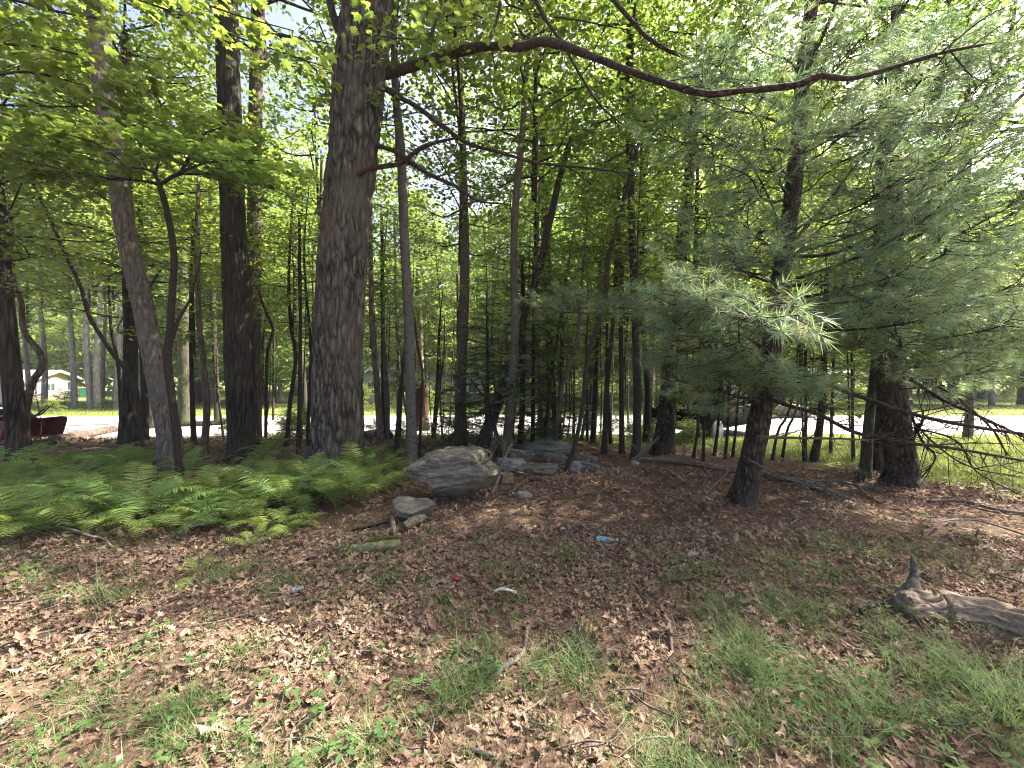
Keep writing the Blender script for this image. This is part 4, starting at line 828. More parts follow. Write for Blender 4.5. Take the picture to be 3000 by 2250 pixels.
for pts in ([(2235, 1155, 5.0, 15), (2300, 1185, 4.9, 13), (2400, 1215, 4.8, 13), (2500, 1265, 4.7, 12), (2640, 1295, 4.6, 11), (2800, 1315, 4.5, 10), (3010, 1352, 4.3, 7)], [(2255, 1095, 5.0, 12), (2330, 1095, 4.9, 11), (2400, 1115, 4.8, 11), (2500, 1155, 4.7, 14), (2680, 1215, 4.5, 14), (2850, 1250, 4.4, 13), (3020, 1275, 4.3, 10)],
            [(2215, 1280, 5.0, 9), (2320, 1283, 4.9, 8), (2450, 1285, 4.9, 6), (2560, 1290, 4.9, 4)], [(2240, 1225, 5.0, 7), (2350, 1222, 5.0, 6), (2480, 1222, 5.0, 3)], [(2190, 1345, 5.0, 6), (2300, 1400, 4.8, 6), (2420, 1440, 4.6, 4), (2520, 1500, 4.5, 3)], [(2220, 1110, 5.0, 9), (2190, 1095, 4.9, 8), (2150, 1105, 4.8, 5)]):
    limb(near, nb_, 'dead_branch', pts, B_LIMB if pts[0][3] > 10 else B_DEADTWIG, 7, 16, ridge=.002, twl=.55)
pb, pbb, pbq = tree('white_pine', 'thick dark pine standing where the wood meets the sunny lawn', [(2642, 1418, 100), (2640, 1360, 78), (2625, 1250, 72), (2612, 1150, 72), (2602, 1000, 66), (2598, 850, 50), (2600, 600, 34), (2612, 300, 22), (2625, -100, 16), (2640, -500, 10)], B_PINE, seg=60, ridge=.02, freq=4, n=160, zs=.3, flare=1.15)
tips = [(2950, 200, 4.1), (3000, 380, 3.9), (3020, 560, 3.8), (2900, 680, 3.8), (3000, 780, 3.7), (2960, 920, 3.8), (3020, 1000, 3.9), (2820, 560, 4.1), (2880, 330, 4.2), (2780, 130, 4.5), (2980, 60, 4.5), (2560, 700, 4.4), (2620, 820, 4.2), (2660, 650, 4.4), (2540, 800, 4.5), (2580, 330, 4.8), (2690, 300, 4.7), (2600, 180, 5.0), (2660, 930, 4.3), (2850, 1000, 4.6), (2950, 950, 4.4), (2750, 960, 4.8), (2900, 850, 4.4), (2980, 700, 4.2), (2930, 560, 4.3), (2980, 450, 4.4), (2850, 400, 4.6), (2960, 300, 4.6), (2880, 250, 4.8), (2780, 200, 5.0), (2950, 130, 4.9), (2850, 80, 5.0), (2720, 100, 5.3), (2760, 820, 4.8), (2820, 720, 4.6), (2700, 720, 5.0), (2500, 950, 5.0), (2450, 900, 5.2), (2540, 1010, 5.0), (2640, 1030, 4.8), (2420, 1000, 5.4), (2940, 1080, 4.6), (2840, 1100, 4.9), (2740, 1070, 5.0), (2990, 1010, 4.3), (2990, 850, 4.3), (2680, 560, 5.2), (2620, 420, 5.4), (2530, 520, 5.6), (2480, 350, 5.8), (2440, 560, 5.8)]
pine_boughs(pb, pbb, pbq, tips)
for i in range(14):
    z = 7.4 + 6 * random.random(); a = random.random() * 6.28; L = random.uniform(1.4, 3.4) * (1.2 - (z - 7) / 10); A = at_trunk(pbq, z)
    T = A + np.array([math.cos(a) * L, math.sin(a) * L, .25 * L]); S = A + (T - A) * .35
    part('branch', tmesh('branch', np.array([[*A, .025], [*((A + S) / 2), .02], [*S, .014]]), B_TWIG, 5, 6, pbb), pb); bough(pb, pbb, S, T)
for pts in ([(2670, 1110, 6.0, 12), (2760, 1170, 5.6, 11), (2870, 1220, 5.2, 9), (3020, 1290, 4.9, 6)], [(2660, 1190, 6.0, 8), (2700, 1290, 5.8, 8), (2740, 1340, 5.6, 7), (2700, 1400, 5.5, 4)], [(2655, 1330, 6.0, 9), (2680, 1270, 5.9, 9), (2700, 1240, 5.8, 8), (2705, 1200, 5.8, 5)], [(2660, 1220, 6.0, 6), (2750, 1310, 5.6, 6), (2850, 1370, 5.3, 5), (3010, 1400, 5.0, 3)],
            [(2660, 1100, 6.0, 8), (2780, 1150, 5.5, 7), (2900, 1250, 5.1, 6), (2950, 1330, 5.0, 4)], [(2665, 1250, 6.0, 6), (2800, 1290, 5.6, 5), (2860, 1380, 5.4, 4), (2990, 1450, 5.2, 3)]):
    limb(pb, pbb, 'dead_branch', pts, B_LIMB if pts[0][3] > 7 else B_SAP, 6, 18, ridge=.002, twl=.6)

# ---- hemlocks: flat sprays of short needles
def hem_mesh(seed, L):
    r = np.random.default_rng(seed); g = Geo()
    ax = crom(np.array([[0, 0, 0], [L * .5, 0, .04 * L], [L, 0, -.14 * L]]), 10); v, f3, f4 = tube(ax, np.linspace(.009, .002, 10), 4, cap=False); g.add(v, f3, f4)
    pos = []; dr = []
    for i in range(int(26 * L)):
        t = .12 + .86 * r.random(); k = min(8, int(t * 9)); b = ax[k]; s = 1 if i % 2 else -1; a = math.radians(r.uniform(40, 65)) * s; l = (.38 * L * (1 - t) + .1) * r.uniform(.7, 1.2)
        d = np.array([math.cos(a), math.sin(a), r.normal(-.08, .12)]); e = b + d * l
        v, f3, f4 = tube(np.array([b, (b + e) / 2, e]), [.003, .002, .001], 3, cap=False); g.add(v, f3, f4)
        m = int(l / .006); tt = r.random(m); p = b + (e - b) * tt[:, None]
        for q, sg in ((0, 1), (1, -1)):
            an = a + sg * math.radians(55); pos.append(p); dr.append(np.repeat(np.array([[math.cos(an), math.sin(an), 0]]), m, 0) + r.normal(0, .25, (m, 3)))
    pos = np.vstack(pos); dr = np.vstack(dr); m = len(pos)
    tm = (np.array([[0, -.12, 0], [1, 0, 0], [0, .12, 0]], float), np.array([[0, 1, 2]]))
    scatter(g, tm, pos, dr, r.normal(0, .3, (m, 3)) + [0, 0, 1.], r.uniform(.022, .05, m), mat=1)
    return g.mesh('hemlock_bough', [B_TWIG, HEMLOCK])
HB = [(L, hem_mesh(200 + i, L)) for i, L in enumerate((.7, 1.0, 1.4))]
for lab, (px, py), H, Rr, n in (('dark young hemlock with drooping flat sprays behind the big boulder', (1425, 1330), 3.3, 1.35, 46), ('dark hemlock with wide low boughs behind the rock ledge', (1560, 1318), 4.4, 1.6, 60), ('small hemlock with low sprays behind the spotted grey trunk', (1335, 1295), 2.0, 1.1, 24), ('dark hemlock by the road behind the mossy stout trunk', (1680, 1285), 3.4, 1.5, 36)):
    b = G(px, py); t = thing('hemlock_tree', lab, 'tree', b)
    part('trunk', tmesh('trunk', np.array([[0, 0, -.1, .05], [.02, 0, H * .5, .035], [0, 0, H, .006]]), B_DARK, 8, 14), t)
    for i in range(n):
        u = (i + random.random()) / n; z = .25 + (H - .3) * u; a = i * 2.4; L = Rr * (1.05 - .85 * u) * random.uniform(.7, 1.15)
        k = min(range(3), key=lambda q: abs(HB[q][0] - L)); e = random.uniform(-.1, .3)
        part('bough', HB[k][1], t, (0, 0, z), (0, -e, a), L / HB[k][0])
# ---- laurel with whorled grey-green leaves
def laurel():
    b = G(1472, 1348); t = thing('mountain_laurel', 'laurel shrub with whorls of grey-green leathery leaves before the forked tree', 'shrub', b); r = np.random.default_rng(80)
    for j, pts in enumerate([[(1472, 1345, 7.6, 12), (1450, 1250, 7.5, 10), (1430, 1170, 7.3, 8), (1410, 1110, 7.1, 5)], [(1450, 1250, 7.5, 9), (1470, 1170, 7.3, 7), (1490, 1110, 7.1, 5)], [(1430, 1170, 7.3, 8), (1400, 1140, 7.0, 6), (1380, 1110, 6.9, 4)], [(1470, 1170, 7.3, 6), (1500, 1150, 7.0, 5), (1510, 1170, 6.8, 3)], [(1450, 1250, 7.5, 7), (1450, 1150, 7.4, 6), (1440, 1080, 7.4, 4)], [(1470, 1170, 7.3, 6), (1520, 1100, 7.2, 4), (1540, 1080, 7.2, 3)]]):
        q = np.array([(*P(a, c, d), w * .5 / F * d) for a, c, d, w in pts]); c = crom(q, 10); g = Geo(); v, f3, f4 = tube(c[:, :3] - b, c[:, 3], 5, cap=False); g.add(v, f3, f4)
        ends = [c[-1, :3] - b] + [c[-1 - r.integers(0, 4), :3] - b + r.normal(0, .13, 3) for _ in range(9)]
        for e in ends:
            v, f3, f4 = tube(np.array([c[-3, :3] - b, (c[-3, :3] - b + e) / 2, e]), [.004, .003, .002], 3, cap=False); g.add(v, f3, f4)
            m = 9; a = np.arange(m) * 2.4 + r.random() * 6; x = np.stack([np.cos(a), np.sin(a), r.uniform(-.3, .5, m)], 1)
            scatter(g, ELLIP, np.repeat(e[None], m, 0), x, np.repeat([[0, 0, 1.]], m, 0) + r.normal(0, .2, (m, 3)), r.uniform(.08, .13, m), mat=1)
        part('leafy_stem', g.mesh('leafy_stem', [B_TWIG, LAUREL]), t)
laurel()

# ---- woods beyond the road
FT = []
for k in range(3):
    g = Geo(); p = crom(np.array([[0, 0, -.3, .34], [0, 0, .4, .27], [.08, .05, 4, .22], [-.1, .1, 9, .16], [0, 0, 15, .08]]) * np.array([1, 1, 1, .8 + .15 * k]), 24)
    v, f3, f4 = tube(p[:, :3], p[:, 3], 10, wob=.2, seed=50 + k); g.add(v, f3, f4); FT.append(g.mesh('far_trunk', [B_FAR, B_GREY, B_DARK][k]))
def far_tree(x, y, i, lab, grp, cz=4.5, s=1., tk=None):
    t = thing('broadleaf_tree', lab, 'tree', (x, y, hz(x, y)), grp)
    part('trunk', FT[(tk if tk is not None else i % 3)], t, (0, 0, 0), (R(random.uniform(-2, 2)), R(random.uniform(-2, 2)), i), s)
    part('crown', CR['far%d' % (i % 3)], t, (0, 0, cz), (0, 0, i * 1.7), s * random.uniform(.9, 1.15))
for i, (px, py, tk) in enumerate(((86, 1185, 0), (130, 1190, 0), (218, 1193, 0), (266, 1198, 0), (285, 1198, 0), (300, 1182, 0), (336, 1196, 0), (415, 1188, 0))):
    b = G(px, py); far_tree(b[0], b[1], i, 'pale grey trunk on the lawn before the tan house, %s counting from the tractor' % ('first', 'second', 'third', 'fourth', 'fifth', 'sixth', 'seventh', 'eighth')[i], 'pale lawn trees by the tan house', 6.5 + (i % 3), .85, tk)
rr = np.random.default_rng(91); placed = []
def clear(x, y):
    if -58 < x < -33 and 30 < y < 56: return False
    if -15 < x < -1 and 30 < y < 42 : return False
    if 30 < x < 48 and 36 < y < 50: return False
    if -1.34 < x / y < -.80 and y < 54: return False
    if -.40 < x / y < -.02 and y < 40: return False
    return True
cnt = 0; tries = 0
while cnt < 110 and tries < 3000:
    tries += 1; y = 28 + 48 * rr.random() ** 1.2; x = (rr.random() * 2 - 1) * (y * 1.25 + 2)
    if not clear(x, y) or any((x - a) ** 2 + (y - c) ** 2 < 12 for a, c in placed): continue
    placed.append((x, y)); near_ = y < 36
    far_tree(x, y, cnt, 'leafy tree in the front rank of woods across the road' if near_ else 'leafy tree deep in the woods across the road', 'front rank of woods across the road' if near_ else 'deep woods across the road', 1.6 if near_ else 1.2 + 2.5 * rr.random(), .8 + .5 * rr.random())
    cnt += 1
for i in range(34):
    y = 22.5 + 24 * rr.random(); x = (rr.random() * 2 - 1) * y * 1.2
    if not clear(x, y) or (x < -14 and y < 40): continue
    t = thing('young_maple', 'young maple in the low green screen across the road', 'tree', (x, y, hz(x, y)), 'young maples across the road')
    part('trunk', tmesh('trunk', np.array([[0, 0, -.2, .07], [.05, 0, 1.5, .055], [0, .05, 4, .03]]), B_SAP, 6, 8), t)
    part('crown', CR['mid%d' % (i % 3)], t, (0, 0, .7 + rr.random()), (0, 0, i), .8 + .5 * rr.random())
g = Geo(); n = 42000; a = np.radians(rr.uniform(-58, 58, n)); rd = rr.uniform(78, 100, n); zz = 22 * rr.random(n) ** 1.15
top = 11 + 11 * vnoise(a * 16, a * 0 + 3.3); k = zz < top; a, rd, zz = a[k], rd[k], zz[k]; n = len(a)
pos = np.stack([np.sin(a) * rd, np.cos(a) * rd, zz - 1.2], 1); x = rr.normal(0, 1, (n, 3)); scatter(g, DIAMOND, pos, x, rr.normal(0, .6, (n, 3)) + [0, -.4, .8], rr.uniform(.5, 1.2, n))
o = part('distant_woods', g.mesh('distant_woods', LEAF_FAR)); setp(o, 'far green woods closing the view behind the houses', 'woods', kind='stuff')
for i, px in enumerate(np.linspace(1075, 2480, 26)):
    d = 21.5 + 7 * rr.random(); p = P(px + rr.normal(0, 15), 1200, d); x, y = p[0], p[1]
    t = thing('roadside_shrub', 'leafy shrub in the green bank across the road', 'shrub', (x, y, hz(x, y)), 'shrubs on the bank across the road')
    part('foliage', CR['shrub%d' % (i % 2)], t, (0, 0, .1), (0, 0, i), .55 + .6 * rr.random())
for px, py, s, lab in ((188, 1192, .75, 'low dark bush on the lawn before the tan house'), (312, 1200, .5, 'yellow-green low bush beside the pale lawn trunks'), (152, 1212, .5, 'yellow-green low bush at the road edge before the tan house'), (108, 1178, .6, 'small shrub against the tan house wall'), (720, 1205, .6, 'low bush across the road behind the furrowed double trunk')):
    b = G(px, py); t = thing('bush', lab, 'bush', b); part('foliage', CR['shrub1'], t, (0, 0, .05), (0, 0, px), s)
# ================================================================== FERNS
def frond_mesh(seed, bright=0.):
    r = np.random.default_rng(seed); g = Geo(); n = 26
    t = np.linspace(0, 1, n); lean = r.uniform(.75, 1.1)
    ax = np.stack([lean * (t * .75 + .15 * t * t), r.normal(0, .05) * t ** 2, .62 * np.sin(t * 2.15) * (1 - .12 * t)], 1); ax[:, 2] *= r.uniform(.55, .9)
    v, f3, f4 = tube(ax, np.linspace(.006, .0015, n), 3, cap=False); g.add(v, f3, f4, attr=.3)
    pos = []; dr = []; sz = []; nr = []
    T = np.gradient(ax, axis=0); T /= np.linalg.norm(T, axis=1)[:, None]
    for i in range(4, n):
        w = .30 * math.sin(math.pi * min(1, (.12 + .88 * (1 - (t[i] - .15) / .85)))) ** .8 * (.35 + .65 * (1 - t[i])) + .03
        for s in (-1, 1):
            side = np.cross([0, 0, 1.], T[i]) * s; side /= np.linalg.norm(side)
            d = side * .93 + T[i] * .36 + np.array([0, 0, -.18]) + r.normal(0, .07, 3)
            pos.append(ax[i] + T[i] * (.012 if s > 0 else 0)); dr.append(d); sz.append(w * r.uniform(.85, 1.1)); nr.append(np.cross(T[i], side) * s + r.normal(0, .12, 3))
    o = [(0, 0), (.06, .075), (.14, .045), (.2, .085), (.3, .05), (.38, .075), (.48, .04), (.58, .06), (.68, .03), (1, 0)]
    scatter(g, fan(o, curl=-.5, bend=-.2, centre=(.35, 0)), np.array(pos), np.array(dr), np.array(nr), np.array(sz), attr=np.clip(r.normal(.45 + bright, .15, len(pos)), 0, 1))
    return g.mesh('fern_frond', [FERN])
FR = [frond_mesh(300 + i) for i in range(6)]; FRB = [frond_mesh(320 + i, .45) for i in range(3)]
def fern(x, y, s, label, group=None, ms=FR, nf=None, up=0.):
    t = thing('fern', label, 'fern', (x, y, hz(x, y) - .01), group); nf = nf or random.randint(6, 8); a0 = random.random() * 6
    for i in range(nf):
        part('frond', random.choice(FRB if random.random() < .18 else ms), t, (0, 0, 0), (random.uniform(-.12, .12), random.uniform(-.45, .2) - up, a0 + i * 6.283 / nf + random.uniform(-.3, .3)), s * random.uniform(.75, 1.1))
fl = 'lacy green fern among many in the fern bed before the furrowed trunks'
spots = []; tries = 0; fr = np.random.default_rng(303)
while len(spots) < 150 and tries < 12000:
    tries += 1; px = fr.uniform(-60, 1180); lo = np.interp(px, [0, 400, 620, 900, 1180], [1600, 1560, 1560, 1500, 1420]); hi = np.interp(px, [0, 500, 900, 1180], [1345, 1352, 1350, 1375])
    p = G(px, fr.uniform(hi, lo))
    md = .26 if p[1] < 6 else .34
    if fbm(np.array([p[0] * .9 + 20]), np.array([p[1] * .9]), 2, 1)[0] < .30: continue
    if any((p[0] - a) ** 2 + (p[1] - c) ** 2 < md * md for a, c in spots): continue
    if (p[0] - ob[0]) ** 2 + (p[1] - ob[1]) ** 2 < .5 ** 2: continue
    spots.append((p[0], p[1])); fern(p[0], p[1], fr.uniform(.46, .88) * (1. if p[1] < 5.6 else .74), fl, 'ferns of the fern bed')
for px, py, s, lab, ms in ((1060, 1480, .62, 'bright arching fern at the foot of the biggest oak, clump nearest the boulder', FRB), (985, 1500, .6, 'arching fern directly before the biggest oak trunk', FR), (1120, 1440, .5, 'fern reaching over the edge of the big boulder', FR), (930, 1470, .62, 'tall fern beside the root flare of the biggest oak', FR), (1040, 1425, .6, 'fern standing against the biggest oak trunk', FR),
                           (780, 1565, .55, 'fern leaning out over the clearing in front of the fern bed', FRB), (700, 1550, .5, 'fern beside the clear plastic tray', FR), (860, 1560, .45, 'low bright fern near the mossy log piece', FRB), (578, 1690, .28, 'small lime-green fern alone in the leaf litter', FRB), (740, 1610, .35, 'small fern with few fronds at the front of the fern bed', FRB),
                           (2690, 1812, .2, 'tiny fern growing against the weathered log', FRB), (1150, 1345, .45, 'yellow-green fern behind the spotted grey trunk', FRB), (1100, 1340, .45, 'yellow-green fern by the split brown trunk', FRB), (1200, 1395, .4, 'fern at the foot of the spotted grey trunk', FR), (1290, 1330, .3, 'small fern near the upright stick stump', FRB), (60, 1690, .2, 'small pale fern at the frame edge in the litter', FRB)):
    p = G(px, py); fern(p[0], p[1], s * (1.25 if 'oak' in lab else 1.), lab, None, ms, 5 if s < .32 else 9 if 'oak' in lab else 7, .3 if 'oak' in lab else 0.)

# ================================================================== ROCKS
def rock_mat(name, lo, hi, lich=(.32, .33, .28), bands=(2, 2, 9)):
    m, nt, out = mat(name); v = coords(nt); vb = coords(nt, bands)
    a = noise(nt, vb, 3, 6, .65, .5); b = noise(nt, v, 40, 5, .7); c = noise(nt, v, 9, 6, .7)
    cc = ramp(nt, a, [(.3, lo), (.7, hi)]); cc = mixc(nt, cc, lich, ramp(nt, c, [(.5, (0, 0, 0)), (.72, (.55, .55, .55))]))
    cc = mixc(nt, cc, (.05, .048, .042), ramp(nt, b, [(.28, (.75, .75, .75)), (.45, (0, 0, 0))]))
    hm = node(nt, 'ShaderNodeMath', operation='ADD'); nt.links.new(a, hm.inputs[0]); nt.links.new(b, hm.inputs[1])
    pbsdf(nt, out, cc, .92, bump(nt, hm.outputs[0], .8, .02), spec=.2); return m
RK = rock_mat('grey_layered_stone', (.045, .041, .034), (.20, .185, .15), (.24, .235, .18))
RK2 = rock_mat('brown_stone', (.12, .09, .06), (.24, .19, .14), (.25, .23, .19), (3, 3, 3))
RK3 = rock_mat('pale_stone', (.12, .122, .115), (.27, .268, .25), (.32, .32, .29), (4, 4, 4))
def ico(n):
    import bmesh
    bm = bmesh.new(); bmesh.ops.create_icosphere(bm, subdivisions=n, radius=1); bm.verts.ensure_lookup_table()
    v = np.array([x.co[:] for x in bm.verts]); f = np.array([[q.index for q in p.verts] for p in bm.faces]); bm.free(); return v, f
ICO = {n: ico(n) for n in (3, 4, 5, 6)}
def rock(name, label, px, py, size, seed, m=RK, cuts=9, rot=(0, 0, 0), sub=5, strata=.03, sink=.25, planes=(), rough=.10, cat='rock', group=None, crack=0.):
    r = np.random.default_rng(seed); v, f = ICO[sub]; v = v.copy()
    pl = [(np.array(n, float), o) for n, o in planes]
    for _ in range(cuts):
        n = r.normal(0, 1, 3); pl.append((n, r.uniform(.55, .85)))
    for n, o in pl:
        n = n / np.linalg.norm(n); d = v @ n - o; v = v - np.where(d > 0, d * .94, 0)[:, None] * n
    v = v + v / (np.linalg.norm(v, axis=1)[:, None]) * ((fbm3(v * 1.8 + seed, 4) - .47) * 2.2 * rough)[:, None]
    s = fbm3(v * np.array([1.2, 1.2, 5]) + seed * 2, 4) - .47
    if crack:
        c = np.abs(n3(v * np.array([1.6, 1.6, 3.6]) + seed * 3 + 5) - .5); v = v * (1 - crack * np.exp(-(c / .02) ** 2))[:, None]
    st = np.sign(np.sin(v[:, 2] * 13 + s * 9)) * strata * .5 + s * strata * 2
    v = v + v * st[:, None]
    v = v * np.array(size)
    M = np.array(Matrix.Rotation(rot[2], 3, 'Z') @ Matrix.Rotation(rot[1], 3, 'Y') @ Matrix.Rotation(rot[0], 3, 'X'))
    v = v @ M.T; b = G(px, py) if not isinstance(px, np.ndarray) else px
    v[:, 2] += -v[:, 2].min() - sink * (v[:, 2].max() - v[:, 2].min())
    g = Geo(); g.add(v, f3=f); o = part(name, g.mesh(name, m), None, b); setp(o, label, cat, group); return o
def back(px, py, dy):
    p = G(px, py); p = p + np.array([p[0] / p[1] * dy, dy, 0]); p[2] = hz(p[0], p[1]); return p
rock('boulder', 'big grey layered boulder with a cracked face beside the spotted trunk', back(1326, 1480, .26), 0, (.60, .46, .40), 7, RK, 2, (0, 0, 0), 6, .05, .05, [((-.12, -.1, 1), .66), ((-.55, -.1, .8), .74), ((-.62, -.25, -.75), .60), ((.72, -.25, -.65), .72), ((.05, -1, .22), .66), ((.75, -.2, .6), .80), ((.25, -.7, -.66), .62)], .09, 'boulder', crack=.06)
rock('flat_rock', 'low pale-grey slanted rock before the big boulder', back(1215, 1525, .12), 0, (.27, .22, .15), 12, RK, 6, (R(-10), R(12), R(10)), 5, .03, .2, [((-.2, -.6, .8), .5)])
rock('brown_rock', 'squarish brown rock beside the right end of the big boulder', back(1483, 1430, .12), 0, (.14, .15, .15), 21, RK2, 3, (0, 0, R(20)), 5, .015, .12, [((0, -1, .1), .6), ((1, -.2, 0), .65), ((-1, 0, .1), .65), ((0, 0, 1), .62), ((.5, .5, .8), .8)], .05)
rock('small_rock', 'small pale grey rock right of the brown rock', back(1538, 1462, .05), 0, (.12, .08, .06), 25, RK3, 6, (0, R(10), 0), 4, .02, .15)
rock('mossy_mound_rock', 'low broad grey boulder mound behind the rock ledge', back(1605, 1335, .3), 0, (.62, .45, .24), 31, rock_mat('mossy_grey_stone', (.10, .105, .085), (.22, .225, .19), (.16, .18, .10)), 4, (0, 0, R(15)), 5, .03, .3)
for i, (px, py, sx, sz, lab, rz) in enumerate(((1500, 1385, .26, .13, 'dark blocky ledge stone at the end next to the brown rock', -10), (1545, 1395, .18, .08, 'flat ledge stone jutting out at the foot of the ledge', 15), (1590, 1392, .22, .09, 'pale flat ledge stone in the middle of the ledge', 8), (1625, 1360, .20, .10, 'upper ledge stone behind the pale flat one', -5), (1690, 1383, .17, .09, 'cracked ledge stone beside the slender sapling', -4), (1718, 1362, .19, .09, 'upper long ledge stone at the pine end', -14),
                                               (1725, 1384, .16, .07, 'lowest ledge stone at the pine end', -14), (1530, 1352, .26, .12, 'large back ledge stone nearest the grey forked tree', 5), (1722, 1343, .06, .06, 'small stone perched on top of the ledge end', 0), (1580, 1322, .45, .06, 'long thin slab lying behind the ledge', 4), (1550, 1412, .06, .03, 'small pale chip lying before the ledge', 30))):
    rock('ledge_stone', lab, back(px, py - 4, .05), 0, (sx * 1.35, sx * .95, sz * 1.35), 40 + i, RK if i % 4 else RK3, 7, (R(random.uniform(-9, 9)), R(random.uniform(-10, 10)), R(rz)), 5, .035, .12, [((0, -1, .05), .66), ((0, 0, 1), .6), ((1, 0, 0), .75), ((-1, 0, .1), .78), ((0, 0, -1), .6)], .15, 'stone', crack=.08)
for px, py, s, lab in ((1860, 1360, .12, 'small pale stone half buried beyond the ledge, toward the fallen pole'), (1370, 1290, .06, 'small white stone on the bare ground behind the boulder'), (1745, 1245, .3, 'grey rock at the road edge behind the slim dark stem'), (800, 1245, .35, 'flat grey rock at the road edge behind the hooked sapling')):
    rock('stone', lab, back(px, py, .05), 0, (s, s * .7, s * .4), int(px), RK3, 6, (0, 0, 1), 4, .02, .25, cat='stone')
b = back(2325, 1222, 0); rock('pale_boulder', 'big pale boulder on the lawn across the road', b, 0, (.9, .7, .45), 77, RK, 7, (0, 0, .3), 5, .02, .2, cat='boulder')

# ================================================================== WOOD ON THE GROUND
def log(name, label, pts, m, seg=14, ridge=.008, extra=None, n=None, wob=.35, cat='log', lift=0.0, group=None, freq=14):
    """rows px, py (ground pixel), radius in m, height of the axis above ground"""
    q = []
    for px, py, r_, z in pts:
        p = G(px, py); q.append((p[0], p[1], hz(p[0], p[1]) + z, r_))
    q = np.array(q); b = q[0, :3].copy(); t = thing(name, label, cat, b, group)
    part('wood', tmesh('wood', q, m, seg, n or max(12, len(q) * 8), b, ridge=ridge, freq=freq, zs=.10, wob=wob, seed=53 + pts[0][0] % 17), t)
    return t, b
t, b = log('weathered_log', 'pale weathered log with an upright broken stub at the frame edge', [(2650, 1806, .10, .05), (2690, 1806, .112, .05), (2760, 1806, .115, .05), (2830, 1815, .11, .045), (2910, 1832, .118, .045), (2990, 1858, .125, .04), (3120, 1900, .12, .03)], B_LOG, 64, .045, n=130, wob=1.1, freq=9)
p0 = G(2680, 1800); s = np.array([p0[0] + .03, p0[1] + .05, hz(p0[0], p0[1]) + .13])
part('broken_stub', tmesh('broken_stub', np.array([[*(s + [-.03, 0, -.06]), .075], [*(s + [0, 0, .02]), .05], [*(s + [.02, .01, .10]), .026], [*(s + [.012, .01, .20]), .020], [*(s + [0.0, .01, .25]), .003]]), B_DEADTWIG, 12, 30, b, ridge=.008, freq=8, wob=.5), t)
t, b = log('mossy_log_piece', 'short split log piece with yellow-green moss and seedlings', [(1028, 1630, .055, .05), (1080, 1625, .062, .05), (1130, 1618, .060, .05), (1172, 1612, .058, .05)], bark('mossy_split_wood', (.10, .085, .055), (.27, .24, .16), 20, 1, .9, .012, moss=.95), 22, .014, n=46, wob=.5)
g = Geo(); m = 1600; u = rng.random(m); pa, pc = G(1070, 1622), G(1165, 1608)
pos = np.stack([pa[0] + (pc[0] - pa[0]) * u, pa[1] + (pc[1] - pa[1]) * u + rng.normal(0, .022, m), np.full(m, .10) + rng.normal(0, .008, m)], 1)
x, nr = rnd_dirs(m, .9); scatter(g, DIAMOND, pos + [0, 0, hz(pa[0], pa[1])] - b, x, nr, .014); part('moss_cover', g.mesh('moss_cover', MOSS), t)
def herb(name, label, px, py, s, n=5, tall=.1, group=None, z=0., m=HERB, cat='plant'):
    p = G(px, py); t = thing(name, label, cat, (p[0], p[1], p[2] + z), group); r = np.random.default_rng(int(px * 7 + py))
    g = Geo(); 
    for k in range(n):
        a = k * 2.4 + r.random(); e = np.array([math.cos(a) * s * .5, math.sin(a) * s * .5, tall * r.uniform(.6, 1.1)])
        v, f3, f4 = tube(np.array([[0, 0, 0], e * .5 + [0, 0, .02], e]), [.002, .0016, .001], 3, cap=False); g.add(v, f3, f4)
        x = np.array([[math.cos(a + q), math.sin(a + q), r.uniform(-.2, .2)] for q in (-1.1, -.4, .4, 1.1, 0)])
        lv = Geo(); scatter(lv, ELLIP, np.repeat(e[None], 5, 0), x, r.normal(0, .3, (5, 3)) + [0, 0, 1.], s * r.uniform(.4, .7, 5), attr=np.full(5, r.random())); part('leaf_whorl', lv.mesh('leaf_whorl', m), t)
    part('stem', g.mesh('stem', m), t)
herb('creeper_seedling', 'five-leaved creeper sprig resting on the mossy log piece', 1092, 1618, .06, 2, .05, z=.1)
for px, py, s, n, tl, lab in ((900, 2120, .09, 4, .1, 'broad-leaved seedling at the end of the lower left litter'), (1250, 2040, .08, 3, .09, 'seedling with pointed leaves left of the big grass tuft'), (1440, 1990, .05, 9, .09, 'low leafy patch of small round leaves beside the grey stick'), (150, 1790, .05, 4, .09, 'pale seedling in the sunlit patch far left'), (575, 1990, .05, 3, .12, 'round-leaved sunlit seedling in the left litter'), (2370, 2130, .06, 5, .14, 'pale blue-green leafy sprig in the grass'), (2480, 2160, .06, 4, .12, 'broad pale leaf sprig right of the blue-green sprig'),
                              (2160, 1790, .06, 4, .1, 'whorled seedling at the edge of the grass below the fallen pole'), (1010, 1690, .05, 4, .08, 'seedling below the mossy log piece'), (1130, 2180, .05, 10, .1, 'patch of little round leaves at the bottom edge'), (2700, 1580, .04, 9, .16, 'pale leafy sprig above the weathered log'), (2230, 2060, .05, 5, .12, 'small whorled sprig in the middle of the grass'), (930, 1770, .05, 3, .07, 'two-leaf seedling left of the small clear bottle'), (470, 1870, .05, 4, .1, 'seedling between the two left sun patches'), (1700, 1465, .05, 3, .06, 'lone green seedling on bare litter before the ledge'), (2420, 1500, .03, 26, .5, 'upright leafy shoot beside the near pine')):
    herb('seedling', lab, px, py, s, n, tl)
g = Geo(); m = 1300
